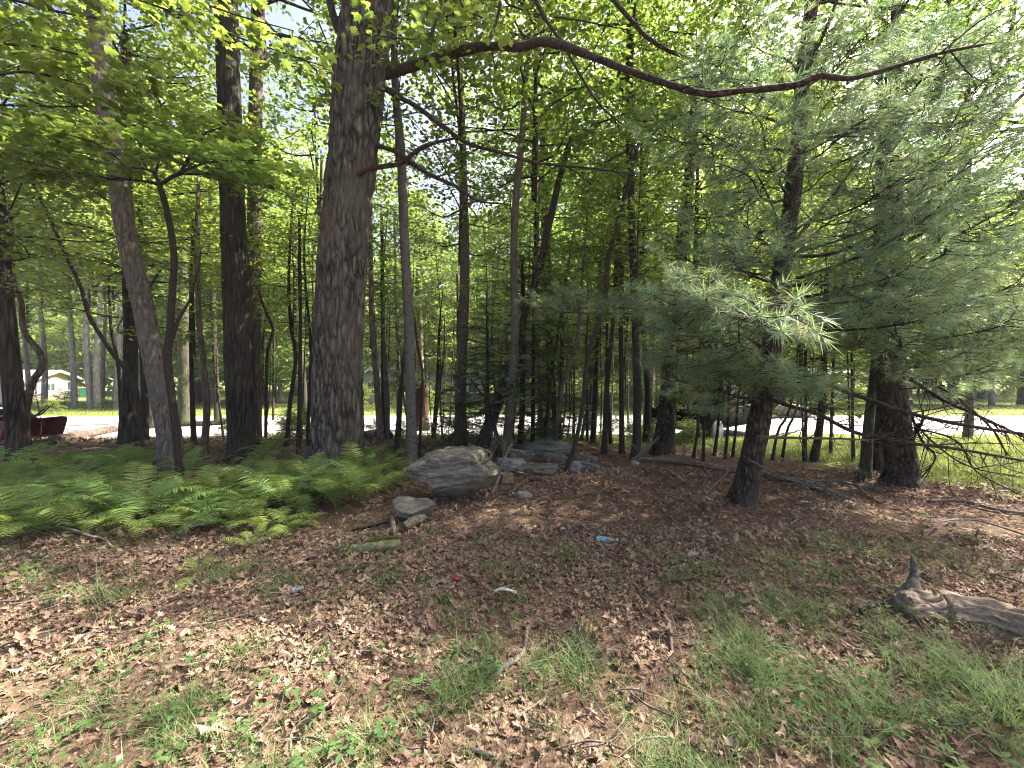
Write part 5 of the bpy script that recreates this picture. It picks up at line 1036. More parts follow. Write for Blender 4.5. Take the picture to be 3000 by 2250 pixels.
for i in range(m):
    y = 1.5 + 3.4 * rng.random(); x = (rng.random() * 2 - 1) * y * 1.25
    if fbm(np.array([x * 1.1 + 9]), np.array([y * 1.1]), 2, 0)[0] < .36: continue
    k = rng.integers(3, 6); a = np.arange(k) * 6.28 / k + rng.random() * 6; z = hz(x, y) + .03 + .06 * rng.random(); s = rng.uniform(.02, .05)
    scatter(g, ELLIP, np.repeat([[x, y, z]], k, 0) + rng.normal(0, .012, (k, 3)), np.stack([np.cos(a), np.sin(a), rng.normal(0, .2, k)], 1), rng.normal(0, .25, (k, 3)) + [0, 0, 1.], s)
o = part('ground_herbs', g.mesh('ground_herbs', HERB)); setp(o, 'tiny green seedlings dotted through the leaf litter', 'herbs', kind='stuff')
def moss_ball(px, py, s, lab):
    b = G(px, py); t = thing('moss_cushion', lab, 'moss', b); g = Geo(); m = 700; d = rng.normal(0, 1, (m, 3)); d /= np.linalg.norm(d, axis=1)[:, None]; d[:, 2] = np.abs(d[:, 2]) * .6
    x, nr = rnd_dirs(m, .8); scatter(g, DIAMOND, d * s * (.85 + .25 * rng.random((m, 1))), x, d + rng.normal(0, .4, (m, 3)), .016)
    v, f = ICO[3]; g.add(v * [s, s, s * .55], f3=f); part('tuft', g.mesh('tuft', MOSS), t)
for a in ((1150, 1705, .05, 'bright moss cushion below the mossy log piece, larger of the upper pair'), (1220, 1697, .035, 'bright moss cushion, smaller one beside the larger'), (1248, 1700, .04, 'moss cushion next to the white chips'), (1308, 1760, .045, 'round moss cushion right of the grey curved stick')): moss_ball(*a)
for lab, pts, m in (('grey splintered wood slab leaning on the low slanted rock', [(1185, 1560, .05, .06), (1215, 1548, .06, .08), (1245, 1535, .045, .07)], B_LOG), ('short upright rotten stick before the low slanted rock', [(1155, 1575, .03, .03), (1150, 1545, .028, .06), (1145, 1525, .022, .09)], B_LOG), ('flat grey-brown wood slab in the leaf litter', [(1395, 1600, .045, .02), (1430, 1590, .055, .025), (1470, 1570, .045, .02)], B_LOG), ('small dark wood chunk above the mossy log piece', [(1075, 1572, .025, .02), (1090, 1570, .028, .025), (1112, 1565, .025, .02)], B_SNAG),
                    ('dark broken branch lying behind the wood slab', [(1030, 1560, .016, .02), (1110, 1545, .018, .03), (1180, 1532, .018, .03), (1290, 1528, .014, .02)], B_DARK), ('bare twig curve lying left of the mossy log piece', [(965, 1600, .012, .02), (985, 1582, .014, .03), (1020, 1572, .012, .02)], B_DEADTWIG)):
    log('wood_piece', lab, pts, B_CHUNK if m in (B_LOG, B_SNAG) else m, 26, .016, cat='wood', freq=24, wob=1.2, n=34)
# fallen poles and sticks
log('fallen_pole', 'long fallen reddish trunk lying behind the near pine', [(1850, 1352, .035, .05), (1950, 1358, .05, .06), (2060, 1372, .055, .06), (2170, 1392, .055, .06), (2300, 1412, .06, .05), (2400, 1440, .06, .05), (2480, 1470, .045, .03)], bark('fallen_pole_bark', (.06, .04, .03), (.30, .24, .19), 18, 1, .7, .012), 14, .01, n=60)
for lab, pts in (('grey fallen branch with side forks crossing the end of the long fallen trunk', [(2300, 1430, .012, .05), (2420, 1420, .02, .06), (2500, 1432, .022, .06), (2540, 1460, .016, .04), (2570, 1475, .01, .03)]),
                 ('pale bowed branch lying on the needles near the frame edge', [(2705, 1582, .008, .02), (2760, 1548, .011, .07), (2850, 1544, .012, .08), (2940, 1560, .012, .05), (3020, 1580, .012, .02)]),
                 ('long low branch along the lawn edge near the frame edge', [(2720, 1475, .02, .03), (2820, 1478, .025, .04), (2920, 1500, .022, .03), (3020, 1510, .02, .02)]),
                 ('curved dead branch arching over the grass far left', [(0, 1602, .012, .02), (90, 1572, .016, .05), (180, 1566, .017, .07), (260, 1585, .016, .05), (300, 1590, .013, .04), (335, 1612, .012, .01)]),
                 ('pale lichen-grey curved stick below the moss cushions', [(1185, 1775, .010, .012), (1230, 1755, .011, .02), (1280, 1730, .010, .02), (1330, 1718, .008, .02)]),
                 ('dark hooked stick by the red bottle cap', [(1340, 1668, .007, .03), (1352, 1690, .009, .03), (1390, 1708, .010, .03), (1410, 1748, .009, .02)]),
                 ('brown thick stick pointing at the leafy patch', [(1440, 2000, .014, .02), (1480, 1965, .015, .025), (1530, 1925, .013, .02), (1545, 1860, .011, .02)]),
                 ('lichen-spotted stick standing in the middle grass', [(1958, 1830, .010, .03), (1964, 1870, .012, .03), (1970, 1930, .010, .02)]),
                 ('crooked stick fallen at the bottom below the left sun patches', [(1000, 2050, .009, .03), (920, 2110, .011, .03), (860, 2160, .010, .03), (850, 2210, .007, .02)]),
                 ('thin branch leaning from the litter toward the near pine', [(2030, 1500, .008, .02), (2080, 1450, .010, .08), (2130, 1410, .009, .12)]),
                 ('thin grey branch over the litter before the near pine', [(2250, 1560, .008, .02), (2330, 1530, .010, .04), (2180, 1500, .009, .04), (2060, 1500, .007, .03)]),
                 ('forked stick in the litter behind the blue-labelled bottle', [(1900, 1600, .007, .02), (1985, 1570, .009, .03), (2010, 1540, .007, .02)]),
                 ('pale stick lying on the litter beside the ledge', [(1810, 1470, .008, .02), (1818, 1485, .008, .02), (1830, 1500, .007, .01)]),
                 ('dark fallen branch before the weathered log', [(2480, 1850, .010, .02), (2490, 1812, .012, .03), (2560, 1790, .014, .04), (2620, 1762, .010, .03)]),
                 ('light broken stick below the two left tufts', [(2010, 1895, .012, .015), (2040, 1893, .013, .015), (2060, 1890, .011, .015)]),
                 ('short pale stick near the bottom edge', [(1380, 2205, .011, .015), (1420, 2215, .012, .015), (1450, 2225, .009, .015)])):
    log('fallen_stick', lab, pts, B_DEADTWIG if 'dark' not in lab else B_DARK, 8, .003, cat='stick')
log('stick_stump', 'short upright dead stick behind the big boulder', [(1350, 1345, .022, 0), (1350, 1343, .02, .12), (1349, 1341, .016, .26)], B_DEADTWIG, 8, .004, cat='stump')
# rotten logs on the left and the brush pile behind the oak
log('rotten_log', 'sunlit rotten log lying beyond the ferns by the driveway', [(160, 1298, .12, .08), (215, 1290, .14, .10), (270, 1280, .15, .11), (330, 1268, .14, .10)], B_RED, 20, .03, n=50, wob=.8)
log('rotten_log', 'dark rotten log beside the leaning dark trunk at the driveway', [(60, 1325, .10, .06), (110, 1315, .12, .08), (150, 1305, .10, .07)], B_DARK, 16, .03, n=40, wob=.8)
log('stump_log', 'broken rotten log end in the brush pile behind the biggest oak', [(1060, 1290, .14, .10), (1100, 1285, .16, .13), (1140, 1290, .13, .12)], B_DARK, 18, .03, n=40, wob=.8)
log('road_edge_log', 'long dark log along the road edge behind the fern bed', [(420, 1255, .14, .1), (560, 1252, .15, .1), (660, 1248, .13, .1)], B_DARK, 14, .02, n=40, wob=.6)
for i in range(26):
    px = random.uniform(1075, 1400); py = random.uniform(1275, 1345); L = random.uniform(20, 60); dy = random.uniform(-14, 14)
    log('brush_stick', 'bare stick in the brush pile behind the biggest oak and boulder', [(px, py, .012, .05 + .15 * random.random()), (px + L * .5, py + dy * .5, .010, .12 + .2 * random.random()), (px + L, py + dy, .005, .05 + .2 * random.random())], B_DEADTWIG if i % 2 else B_DARK, 5, 0., n=7, cat='stick', group='brush pile sticks')
for lab, pts in (('bare dead sprig arching over the big boulder', [(1345, 1410, 5.2, 7), (1400, 1370, 5.1, 7), (1440, 1330, 5.1, 5), (1370, 1300, 5.2, 3)]), ('thin dead stem rising between boulder and brown rock', [(1440, 1450, 4.9, 8), (1460, 1400, 5.0, 8), (1475, 1350, 5.0, 7), (1500, 1300, 5.1, 4)]), ('dead forked sprig before the thick trunk by the fallen pole', [(1860, 1345, 6.8, 12), (1900, 1310, 6.7, 10), (1930, 1280, 6.6, 6)])):
    b = P(*pts[0][:3]); t = thing('dead_sprig', lab, 'branch', b); limb(t, b, 'stem', pts, B_DEADTWIG, 6, 9, ridge=0, twl=.35)

# ================================================================== LITTERED THINGS
def glassy(name, c=(.9, .95, 1), rough=.12):
    m, nt, out = mat(name); p = pbsdf(nt, out, c, rough, bump(nt, noise(nt, coords(nt), 25, 3), .5, .01), spec=.6); p.inputs['Transmission Weight'].default_value = .88; p.inputs['IOR'].default_value = 1.3; return m
PLA = glassy('clear_plastic')
def tray():
    b = G(592, 1552); t = thing('plastic_tray', 'open clear plastic food tray lying at the edge of the ferns', 'tray', b + [0, 0, .02], rotz=.3)
    for s, tilt in ((-1, .25), (1, .5)):
        g = Geo(); 
        def ring(w, d_, z):
            a = np.linspace(0, 2 * math.pi, 24, endpoint=False); e = 4
            return np.stack([s * .085 + w * np.sign(np.cos(a)) * np.abs(np.cos(a)) ** (2 / e), d_ * np.sign(np.sin(a)) * np.abs(np.sin(a)) ** (2 / e), np.full(24, z)], 1)
        rs = [ring(.085, .085, .05), ring(.078, .078, .052), ring(.068, .068, .008), ring(.05, .05, 0), ring(.001, .001, .004)]
        V = np.vstack(rs); i = np.arange(4)[:, None] * 24; j = np.arange(24)[None]; j2 = (j + 1) % 24
        g.add(V, f4=np.stack([i + j, i + j2, i + 24 + j2, i + 24 + j], -1).reshape(-1, 4))
        part('tray_half', g.mesh('tray_half', PLA), t, (0, 0, .03), (R(25), -s * tilt * .5, 0))
tray()
def bottle(label, px, py, L, rad, rz, lab_m=None, squash=.75):
    b = G(px, py); t = thing('plastic_bottle', label, 'bottle', b + [0, 0, rad * squash + .012], rotz=rz); g = Geo()
    prof = [(0, 0), (0, .75), (.03, 1), (.2, .97), (.24, .88), (.28, .97), (.5, .98), (.54, .9), (.58, .98), (.7, .95), (.85, .5), (.9, .36), (.97, .36), (1, .36), (1, 0)]
    V = []; n = 18
    for x, r_ in prof:
        for k in range(n):
            a = 2 * math.pi * k / n; cr = 1 + .16 * (fbm3(np.array([[x * 5, math.cos(a) + 2, math.sin(a) + 3]]), 2)[0] - .4)
            V.append((x * L - L / 2, math.cos(a) * rad * r_ * cr, math.sin(a) * rad * r_ * squash * cr))
    i = np.arange(len(prof) - 1)[:, None] * n; j = np.arange(n)[None]; j2 = (j + 1) % n
    g.add(V, f4=np.stack([i + j, i + j2, i + n + j2, i + n + j], -1).reshape(-1, 4)); part('body', g.mesh('body', PLA), t)
    if lab_m:
        a = np.linspace(0, 2 * math.pi, 25); V = [(x * L - L / 2, math.cos(q) * rad * 1.03, math.sin(q) * rad * 1.03 * squash) for x in (.08, .3, .52) for q in a]
        i = np.arange(2)[:, None] * 25; j = np.arange(24)[None]; g = Geo(); g.add(V, f4=np.stack([i + j, i + j + 1, i + 26 + j, i + 25 + j], -1).reshape(-1, 4)); part('label_wrap', g.mesh('label_wrap', lab_m), t)
    part('cap', tmesh('cap', np.array([[L * .47, 0, 0, rad * .42], [L * .53, 0, 0, rad * .42]]), plain('white_cap', (.4, .4, .4)), 12, 4), t)
m, nt, out = mat('blue_label'); n1 = noise(nt, coords(nt, (1, 6, 1)), 30, 3); pbsdf(nt, out, ramp(nt, n1, [(.4, (.04, .12, .17)), (.5, (.16, .24, .28)), (.6, (.34, .39, .41))]), .4)
bottle('crushed clear bottle with a light blue label on the leaf litter', 1775, 1592, .21, .035, -.15, m)
bottle('small crushed clear bottle in the left leaf litter', 870, 1740, .075, .03, .7)
for nm, lab, px, py, w, d_, hh, c, rz in (('bark_strip', 'white birch bark strip lying beside a grass tuft', 1480, 1748, .17, .022, .02, (.46, .45, .38), -.06), ('bark_chip', 'white chip above the moss cushions', 1240, 1682, .04, .012, .008, (.4, .4, .37), .2), ('bark_chip', 'small white scrap in the litter left of the blue-labelled bottle', 1650, 1560, .045, .02, .012, (.45, .45, .45), .3), ('plastic_scrap', 'flat pale plastic scrap near the leafy shoot', 2358, 1478, .13, .05, .008, (.25, .31, .29), .1), ('wood_chip', 'pale wood chip lying before the rock ledge', 1830, 1448, .10, .02, .012, (.36, .33, .28), -.1), ('wood_chip', 'thin pale wood chip left of the flat wood slab', 1352, 1583, .07, .018, .01, (.33, .29, .25), .2)):
    b = G(px, py); q = crom(np.array([[-w / 2, 0, 0], [-w * .2, d_ * .3, hh * 1.2], [w * .2, -d_ * .2, hh], [w / 2, 0, 0]]), 12); V = []
    for k, p in enumerate(q):
        ww = d_ * (.55 + .45 * math.sin(math.pi * (k + .8) / 12.6)) * (.85 + .3 * random.random())
        V += [(p[0], p[1] - ww, p[2]), (p[0], p[1], p[2] + hh * .6), (p[0], p[1] + ww, p[2]), (p[0], p[1], p[2] - .004)]
    i = np.arange(11)[:, None] * 4; j = np.arange(4)[None]; j2 = (j + 1) % 4; g = Geo()
    g.add(V, f4=np.stack([i + j, i + 4 + j, i + 4 + j2, i + j2], -1).reshape(-1, 4), f3=[(0, 1, 3), (1, 2, 3), (44, 47, 45), (45, 47, 46)])
    o = part(nm, g.mesh(nm, plain(nm + '_surface', c, .7, sc=20)), None, b + [0, 0, .03]); o.rotation_euler = (0, 0, rz); setp(o, lab, 'scrap')
b = G(1337, 1703); g = Geo(); v, f3, f4 = tube(np.array([[0, 0, 0], [0, 0, .004], [0, 0, .012], [0, 0, .013]]), [.026, .028, .024, .019], 20); g.add(v, f3, f4)
o = part('bottle_cap', g.mesh('bottle_cap', plain('red_cap', (.25, .02, .035), .5)), None, b + [0, 0, .022], (R(6), R(-4), 0)); setp(o, 'red round bottle cap in the leaf litter', 'cap')
# ================================================================== HOUSES, TRACTOR, CAR
WHITE = plain('white_paint', (.56, .56, .54), .6, var=.08); ROOF = plain('grey_shingle', (.24, .235, .23), .9, sc=20); GLASSD = plain('dark_glass', (.04, .05, .055), .1, spec=.8); 
def siding(name, c, step=.2):
    m, nt, out = mat(name); v = coords(nt); sp = node(nt, 'ShaderNodeSeparateXYZ'); nt.links.new(v, sp.inputs[0])
    ma = node(nt, 'ShaderNodeMath', operation='DIVIDE'); nt.links.new(sp.outputs[2], ma.inputs[0]); ma.inputs[1].default_value = step
    fr_ = node(nt, 'ShaderNodeMath', operation='FRACT'); nt.links.new(ma.outputs[0], fr_.inputs[0]); n1 = noise(nt, v, 6, 4)
    pbsdf(nt, out, ramp(nt, n1, [(.3, tuple(x * .88 for x in c)), (.7, c)]), .7, bump(nt, fr_.outputs[0], 1., .05), spec=.3); return m
def house(name, label, A, B, H, rise, depth, wall_m, wins, roof_m=ROOF, over=.45, doors=(), chimney=None, gable=True):
    """gable wall from A to B (ground x, y), body stretching away behind it; windows as (u0, z0, w, h) along the wall"""
    A = np.array(A, float); B = np.array(B, float); W = np.linalg.norm(B - A); z0 = min(hz(*A), hz(*B)) - .05
    ang = math.atan2(B[1] - A[1], B[0] - A[0]); t = thing(name, label, 'house', (A[0], A[1], z0), rotz=ang)
    g = Geo(); 
    if gable:
        pr = np.array([[0, 0, 0], [W, 0, 0], [W, 0, H], [W / 2, 0, H + rise], [0, 0, H]], float); V = np.vstack([pr, pr + [0, depth, 0]])
        g.add(V, f3=[(4, 2, 3), (9, 8, 7)], f4=[(0, 1, 2, 4), (5, 9, 7, 6), (1, 6, 7, 2), (0, 4, 9, 5)])
    else:
        pr = np.array([[0, 0, 0], [0, depth, 0], [0, depth, H], [0, depth / 2, H + rise], [0, 0, H]], float); V = np.vstack([pr, pr + [W, 0, 0]])
        g.add(V, f3=[(4, 3, 2), (9, 7, 8)], f4=[(0, 4, 2, 1), (5, 6, 7, 9), (0, 5, 9, 4), (1, 2, 7, 6)])
    part('wall', g.mesh('wall', wall_m, smooth=False), t)
    th = .16
    for s in (0, 1):
        g = Geo(); 
        if gable:
            a = np.array([W / 2, H + rise]); e = np.array([0 - over if s == 0 else W + over, H - over * rise / (W / 2)])
            prof = [a, e]; V = [(p[0], y, p[1] + dz + .003) for y in (-over, depth + over) for p in prof for dz in (0, th)]
        else:
            a = np.array([depth / 2, H + rise]); e = np.array([-over if s == 0 else depth + over, H - over * rise / (depth / 2)])
            prof = [a, e]; V = [(x, p[0], p[1] + dz + .003) for x in (-over, W + over) for p in prof for dz in (0, th)]
        g.add(V, f4=[(0, 1, 3, 2), (4, 6, 7, 5), (0, 4, 5, 1), (2, 3, 7, 6), (1, 5, 7, 3), (0, 2, 6, 4)])
        r_ = part('roof_slope', g.mesh('roof_slope', roof_m, smooth=False), t)
        if gable:
            g = Geo(); V = [(p[0], y, p[1] + dz) for y in (-over - .05, -over - .005) for p in (a, e) for dz in (-.08, th + .02)]
            g.add(V, f4=[(0, 1, 3, 2), (4, 6, 7, 5), (0, 4, 5, 1), (2, 3, 7, 6), (1, 5, 7, 3), (0, 2, 6, 4)]); part('fascia', g.mesh('fascia', WHITE, smooth=False), r_)
    for (u, z, w, hh) in wins:
        wn_ = part('window', boxmesh('window', (u, -.02, z), (u + w, -.003, z + hh), GLASSD), t); g = Geo(); b_ = .12
        box(g, (u - b_, -.07, z - b_), (u, -.001, z + hh + b_)); box(g, (u + w, -.07, z - b_), (u + w + b_, -.001, z + hh + b_)); box(g, (u, -.069, z + hh), (u + w, -.001, z + hh + b_)); box(g, (u, -.069, z - b_), (u + w, -.001, z)); box(g, (u + w * .47, -.05, z), (u + w * .53, -.021, z + hh))
        part('frame', g.mesh('frame', WHITE, smooth=False), wn_)
    for (u, w, hh) in doors:
        dr = part('door', boxmesh('door', (u, -.05, .02), (u + w, -.002, hh), WHITE), t); part('handle', boxmesh('handle', (u + w * .85, -.1, 1.0), (u + w * .92, -.051, 1.1), GLASSD), dr)
    if chimney: part('chimney', boxmesh('chimney', (chimney - .3, depth * .4, H), (chimney + .3, depth * .4 + .6, H + rise + .7), plain('brick_red', (.3, .14, .1))), t)
    return t
def gx(px, d): return ((px - 1500) / F * d, d)
TAN = siding('tan_siding', (.36, .315, .275)); OFFW = siding('white_siding', (.62, .61, .60)); SAGE = siding('sage_siding', (.45, .47, .36), .25)
house('tan_house', 'tan sided low house with white gable trim beyond the tractor', gx(62, 42), gx(240, 52.5), 2.05, 1.15, 11, TAN, [(4.1, 1.0, 1.5, .75), (8.1, .95, 1.4, 1.0), (1.6, .7, .8, 1.1)])
house('white_garage', 'white garage with a low roof between the pale lawn trunks', gx(345, 58), gx(432, 60), 2.0, .7, 7, OFFW, [], doors=[(1.0, 1.0, 1.9)], gable=False)
house('sage_house', 'sage green house gable showing between the biggest oak and the split trunk', gx(1050, 38), gx(1128, 38), 2.3, .9, 8, SAGE, [(.9, .95, .6, 1.0)])
hs = house('white_house', 'long white house with a front deck behind the broken snag', gx(1190, 39.5), gx(1440, 41), 2.35, .9, 7, siding('pink_white_siding', (.70, .63, .60)), [(4.2, 1.0, 1.0, .9), (6.0, 1.0, .9, .9)], doors=[(2.6, .95, 1.95)], gable=False)
dk = part('deck', boxmesh('deck', (1.4, -2.0, .35), (5.2, -.1, .5), plain('deck_wood', (.32, .25, .2))), hs)
for i in range(20): part('baluster', boxmesh('baluster', (1.42 + i * .195, -1.98, .5), (1.46 + i * .195, -1.94, 1.28), plain('dark_rail', (.07, .05, .045)) if i == 0 else bpy.data.materials['dark_rail']), dk)
part('rail', boxmesh('rail', (1.4, -2.0, 1.28), (5.2, -1.9, 1.36), bpy.data.materials['dark_rail']), dk)
house('pale_house', 'pale house showing through the saplings behind the near pine', gx(2280, 44), gx(2520, 44), 2.6, 1.3, 8, OFFW, [(2., 1., 1.1, 1.1), (5.2, 1., 1.1, 1.1)], gable=False)
def bin_():
    b = np.array([*gx(246, 50.), 0]); b[2] = hz(b[0], b[1]); t = thing('wheelie_bin', 'green wheeled bin with a yellow lid beside the tan house', 'bin', b, rotz=-.8); s = 1.05
    g = Geo(); v = np.array([[-.26, -.28, .05], [.26, -.28, .05], [.26, .28, .05], [-.26, .28, .05], [-.33, -.36, 1], [.33, -.36, 1], [.33, .36, 1], [-.33, .36, 1]]); g.add(v * 1.15, f4=[[0, 3, 2, 1], [4, 5, 6, 7], [0, 1, 5, 4], [1, 2, 6, 5], [2, 3, 7, 6], [3, 0, 4, 7]])
    part('body', g.mesh('body', plain('green_plastic', (.02, .13, .07), .6), smooth=False), t); part('lid', boxmesh('lid', (-.42, -.46, 1.153), (.42, .42, 1.24), plain('yellow_lid', (.5, .45, .1))), t)
    for sx in (-1, 1): part('wheel', tmesh('wheel', np.array([[sx * .33, .36, .1, .1], [sx * .40, .36, .1, .1]]), plain('black_rubber', (.02, .02, .02)), 14, 4), t)
bin_()
RED = plain('faded_red_paint', (.10, .018, .02), .5, sc=15, var=.4); BLK = plain('greasy_black', (.014, .014, .014), .7, spec=.1); TYR = plain('tyre_rubber', (.05, .05, .055), .8); STEEL = plain('worn_steel', (.08, .08, .082), .6, .3)
def wheel(t, x, y, z, r_, w, name='wheel'):
    g = Geo(); v, f3, f4 = tube(np.array([[0, -w / 2, 0], [0, -w / 2 + .02, 0], [0, -w / 4, 0], [0, w / 4, 0], [0, w / 2 - .02, 0], [0, w / 2, 0]]), [r_ * .62, r_ * .93, r_, r_, r_ * .93, r_ * .62], 36); g.add(v, f3, f4)
    o = part(name, g.mesh(name, TYR), t, (x, y, z)); g = Geo(); v, f3, f4 = tube(np.array([[0, -w / 2 - .015, 0], [0, -w / 2 + .02, 0], [0, w / 2 - .02, 0], [0, w / 2 + .015, 0]]), [r_ * .3, r_ * .58, r_ * .58, r_ * .3], 24); g.add(v, f3, f4); part('rim', g.mesh('rim', STEEL), o); return o
def tractor():
    c = G(-28, 1296); X0, Y0 = c[0], c[1]; t = thing('loader_tractor', 'old red loader tractor with branches in its bucket on the gravel driveway', 'tractor', (X0, Y0, hz(X0, Y0) + .03), rotz=-.12); t.scale = (.86,) * 3; W = .62
    wheel(t, 0, -W, .30, .30, .2); wheel(t, 0, W, .30, .30, .2); wheel(t, -1.55, -W, .52, .52, .32); wheel(t, -1.55, W, .52, .52, .32)
    g = Geo(); box(g, (-1.9, -.22, .45), (.25, .22, .72)); part('chassis', g.mesh('chassis', BLK, smooth=False), t)
    g = Geo(); V = [(-.9, -.26, .72), (.35, -.24, .72), (.35, .24, .72), (-.9, .26, .72), (-.9, -.24, 1.02), (.30, -.2, .95), (.30, .2, .95), (-.9, .24, 1.02)]; g.add(V, f4=[[0, 3, 2, 1], [4, 5, 6, 7], [0, 1, 5, 4], [1, 2, 6, 5], [2, 3, 7, 6], [3, 0, 4, 7]]); part('hood', g.mesh('hood', plain('white_hood', (.6, .58, .55)), smooth=False), t)
    part('seat', boxmesh('seat', (-1.6, -.22, .85), (-1.2, .22, .95), BLK), t); part('backrest', boxmesh('backrest', (-1.68, -.22, .951), (-1.60, .22, 1.3), BLK), t)
    a = np.linspace(0, 2 * math.pi, 25); g = Geo(); v, f3, f4 = tube(np.stack([-.98 + .05 * np.cos(a), .18 * np.cos(a), 1.18 + .18 * np.sin(a)], 1), .015, 6, cap=False); g.add(v, f3, f4); part('steering_wheel', g.mesh('steering_wheel', BLK), t)
    for s in (-1, 1):
        g = Geo(); v, f3, f4 = tube(crom(np.array([[-.8, s * .45, 1.0], [.1, s * .45, 1.0], [.75, s * .45, .72], [1.15, s * .45, .42]]), 14), .055, 4); g.add(v, f3, f4); part('loader_arm', g.mesh('loader_arm', RED, smooth=False), t)
        part('hydraulic_ram', tmesh('hydraulic_ram', np.array([[-.1, s * .45, .55, .03], [.35, s * .45, .72, .03], [.7, s * .45, .76, .018]]), STEEL, 8, 8), t)
        part('loader_post', boxmesh('loader_post', (-.62, s * .45 - .05, .42), (-.5, s * .45 + .05, 1.08), RED), t)
    prof = np.array([(1.12, .72), (1.25, .86), (1.45, .92), (1.62, .90), (1.60, .70), (1.46, .22), (1.10, .16), (.92, .2), (.96, .42)])
    prof[:, 1] = .10 + (prof[:, 1] - .16) * .76
    g = Geo(); n = len(prof); V = [(p[0], y, p[1]) for y in (-.70, .70) for p in prof]; V.append((1.25, -.70, .5)); V.append((1.25, .70, .5))
    f = [(i, (i + 1) % n, 2 * n) for i in range(n)] + [(n + (i + 1) % n, n + i, 2 * n + 1) for i in range(n)]; f4 = [(i + 1, i, n + i, n + i + 1) for i in (5, 6, 7)] + [(0, n - 1, 2 * n - 1, n)] + [(1, 0, n, n + 1), (2, 1, n + 1, n + 2)]
    g.add(V, f3=f, f4=f4); bk = part('bucket', g.mesh('bucket', RED, smooth=False), t)
    part('cutting_edge', boxmesh('cutting_edge', (1.40, -.72, .11), (1.52, .72, .14), STEEL), bk)
    part('grille', boxmesh('grille', (.351, -.2, .74), (.38, .2, .93), BLK), t)
    return X0, Y0, hz(X0, Y0)
tx, ty, tz = tractor()
for lab, a, e, r_ in (('thick grey pole sticking out of the tractor bucket', (1.2, -.2, .62), (2.35, -.45, .98), .035), ('second pole lying above the thick one in the tractor bucket', (1.2, .1, .72), (2.1, -.1, 1.02), .025), ('forked branch rising out of the tractor bucket', (1.25, -.3, .75), (2.1, -.5, 1.45), .02), ('thin crooked branch dangling from the tractor bucket', (2.1, -.45, 1.2), (2.4, -.6, .12), .012)):
    A = np.array([tx, ty, tz]) + np.array(a) * .86 + [0, -.15, .03]; E = np.array([tx, ty, tz]) + np.array(e) * .86 + [0, -.2, .03]; M_ = (A + E) / 2 + np.array([.05, 0, -.06]); t = thing('bucket_branch', lab, 'branch', A)
    g = Geo(); c = crom(np.array([A, M_, E]), 10) - A; v, f3, f4 = tube(c, np.linspace(r_, r_ * .5, 10), 7); g.add(v, f3, f4)
    for k in (5, 7): v, f3, f4 = tube(np.array([c[k], c[k] + [.1, .05, .12], c[k] + [.14, .08, .24]]), [r_ * .4, r_ * .3, r_ * .15], 4); g.add(v, f3, f4)
    part('stem', g.mesh('stem', B_DARK), t)
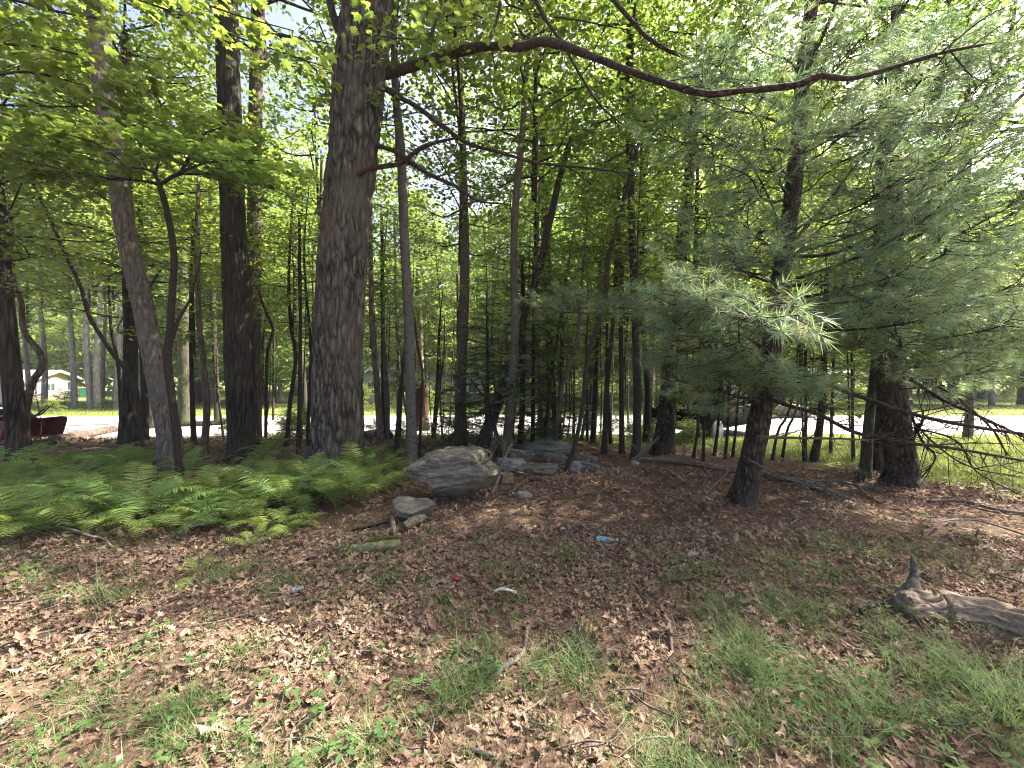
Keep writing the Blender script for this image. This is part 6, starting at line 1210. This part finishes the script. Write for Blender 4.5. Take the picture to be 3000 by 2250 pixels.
def pickup():
    c = P(2085, 1262, 13.0); t = thing('parked_pickup', 'black pickup parked by the road behind the thin saplings', 'car', (c[0], c[1], hz(c[0], c[1]) + .02), rotz=R(38)); PA = plain('black_car_paint', (.008, .008, .009), .7, spec=.04, bstr=0.)
    def loft(name, secs, m, sm=True):
        n = 20; V = []
        for x, w, z0, z1 in secs:
            for k in range(n):
                a = 2 * math.pi * k / n; V.append((x, w * math.copysign(abs(math.cos(a)) ** .35, math.cos(a)), (z0 + z1) / 2 + (z1 - z0) / 2 * math.copysign(abs(math.sin(a)) ** .35, math.sin(a))))
        i = np.arange(len(secs) - 1)[:, None] * n; j = np.arange(n)[None]; j2 = (j + 1) % n; g = Geo(); L = len(secs) * n
        V.append((secs[0][0], 0, (secs[0][2] + secs[0][3]) / 2)); V.append((secs[-1][0], 0, (secs[-1][2] + secs[-1][3]) / 2))
        g.add(V, f4=np.stack([i + j, i + n + j, i + n + j2, i + j2], -1).reshape(-1, 4), f3=[(L, q, (q + 1) % n) for q in range(n)] + [(L + 1, L - n + (q + 1) % n, L - n + q) for q in range(n)]); return g.mesh(name, m, smooth=sm)
    part('body', loft('body', [(-2.35, .78, .5, .95), (-2.3, .86, .42, 1.02), (-.6, .9, .38, 1.04), (.9, .9, .38, 1.06), (2.0, .87, .40, 1.0), (2.3, .78, .42, .9)], PA), t)
    cb = part('cab', loft('cab', [(-.75, .74, 1.0, 1.1), (-.55, .72, 1.0, 1.62), (.3, .72, 1.0, 1.66), (.6, .70, 1.0, 1.6), (1.1, .74, 1.0, 1.1)], PA), t)
    for s in (-1, 1):
        g = Geo(); V = [(-.45, s * .735, 1.12), (.75, s * .735, 1.12), (.45, s * .70, 1.52), (-.42, s * .70, 1.55)]; V += [(x, y + s * .012, z) for x, y, z in V]; g.add(V, f4=[(4, 5, 6, 7), (0, 1, 5, 4), (1, 2, 6, 5), (2, 3, 7, 6), (3, 0, 4, 7)]); part('side_window', g.mesh('side_window', BLK, smooth=False), cb)
        part('mirror', boxmesh('mirror', (.62, s * .92 - .1, 1.1), (.76, s * .92 + .1, 1.28), BLK), t); part('headlight', boxmesh('headlight', (2.2, s * .62 - .14, .72), (2.33, s * .62 + .14, .86), STEEL), t)
        for x in (-1.45, 1.4): wheel(t, x, s * .78, .36, .36, .24)
    part('bumper', boxmesh('bumper', (2.25, -.75, .42), (2.40, .75, .60), STEEL), t)
pickup()

# ================================================================== HAZE: a faint summer haze fills the whole place
m, nt, out = mat('summer_haze'); pv = node(nt, 'ShaderNodeVolumePrincipled'); pv.inputs['Color'].default_value = (.86, .92, 1, 1); pv.inputs['Density'].default_value = .0005; pv.inputs['Anisotropy'].default_value = .0
nt.links.new(pv.outputs[0], out.inputs['Volume'])
o = part('haze', boxmesh('haze', (-160, -65, -4), (160, 125, 32), m)); setp(o, 'thin pale haze in the air between the trees', 'haze', kind='stuff')
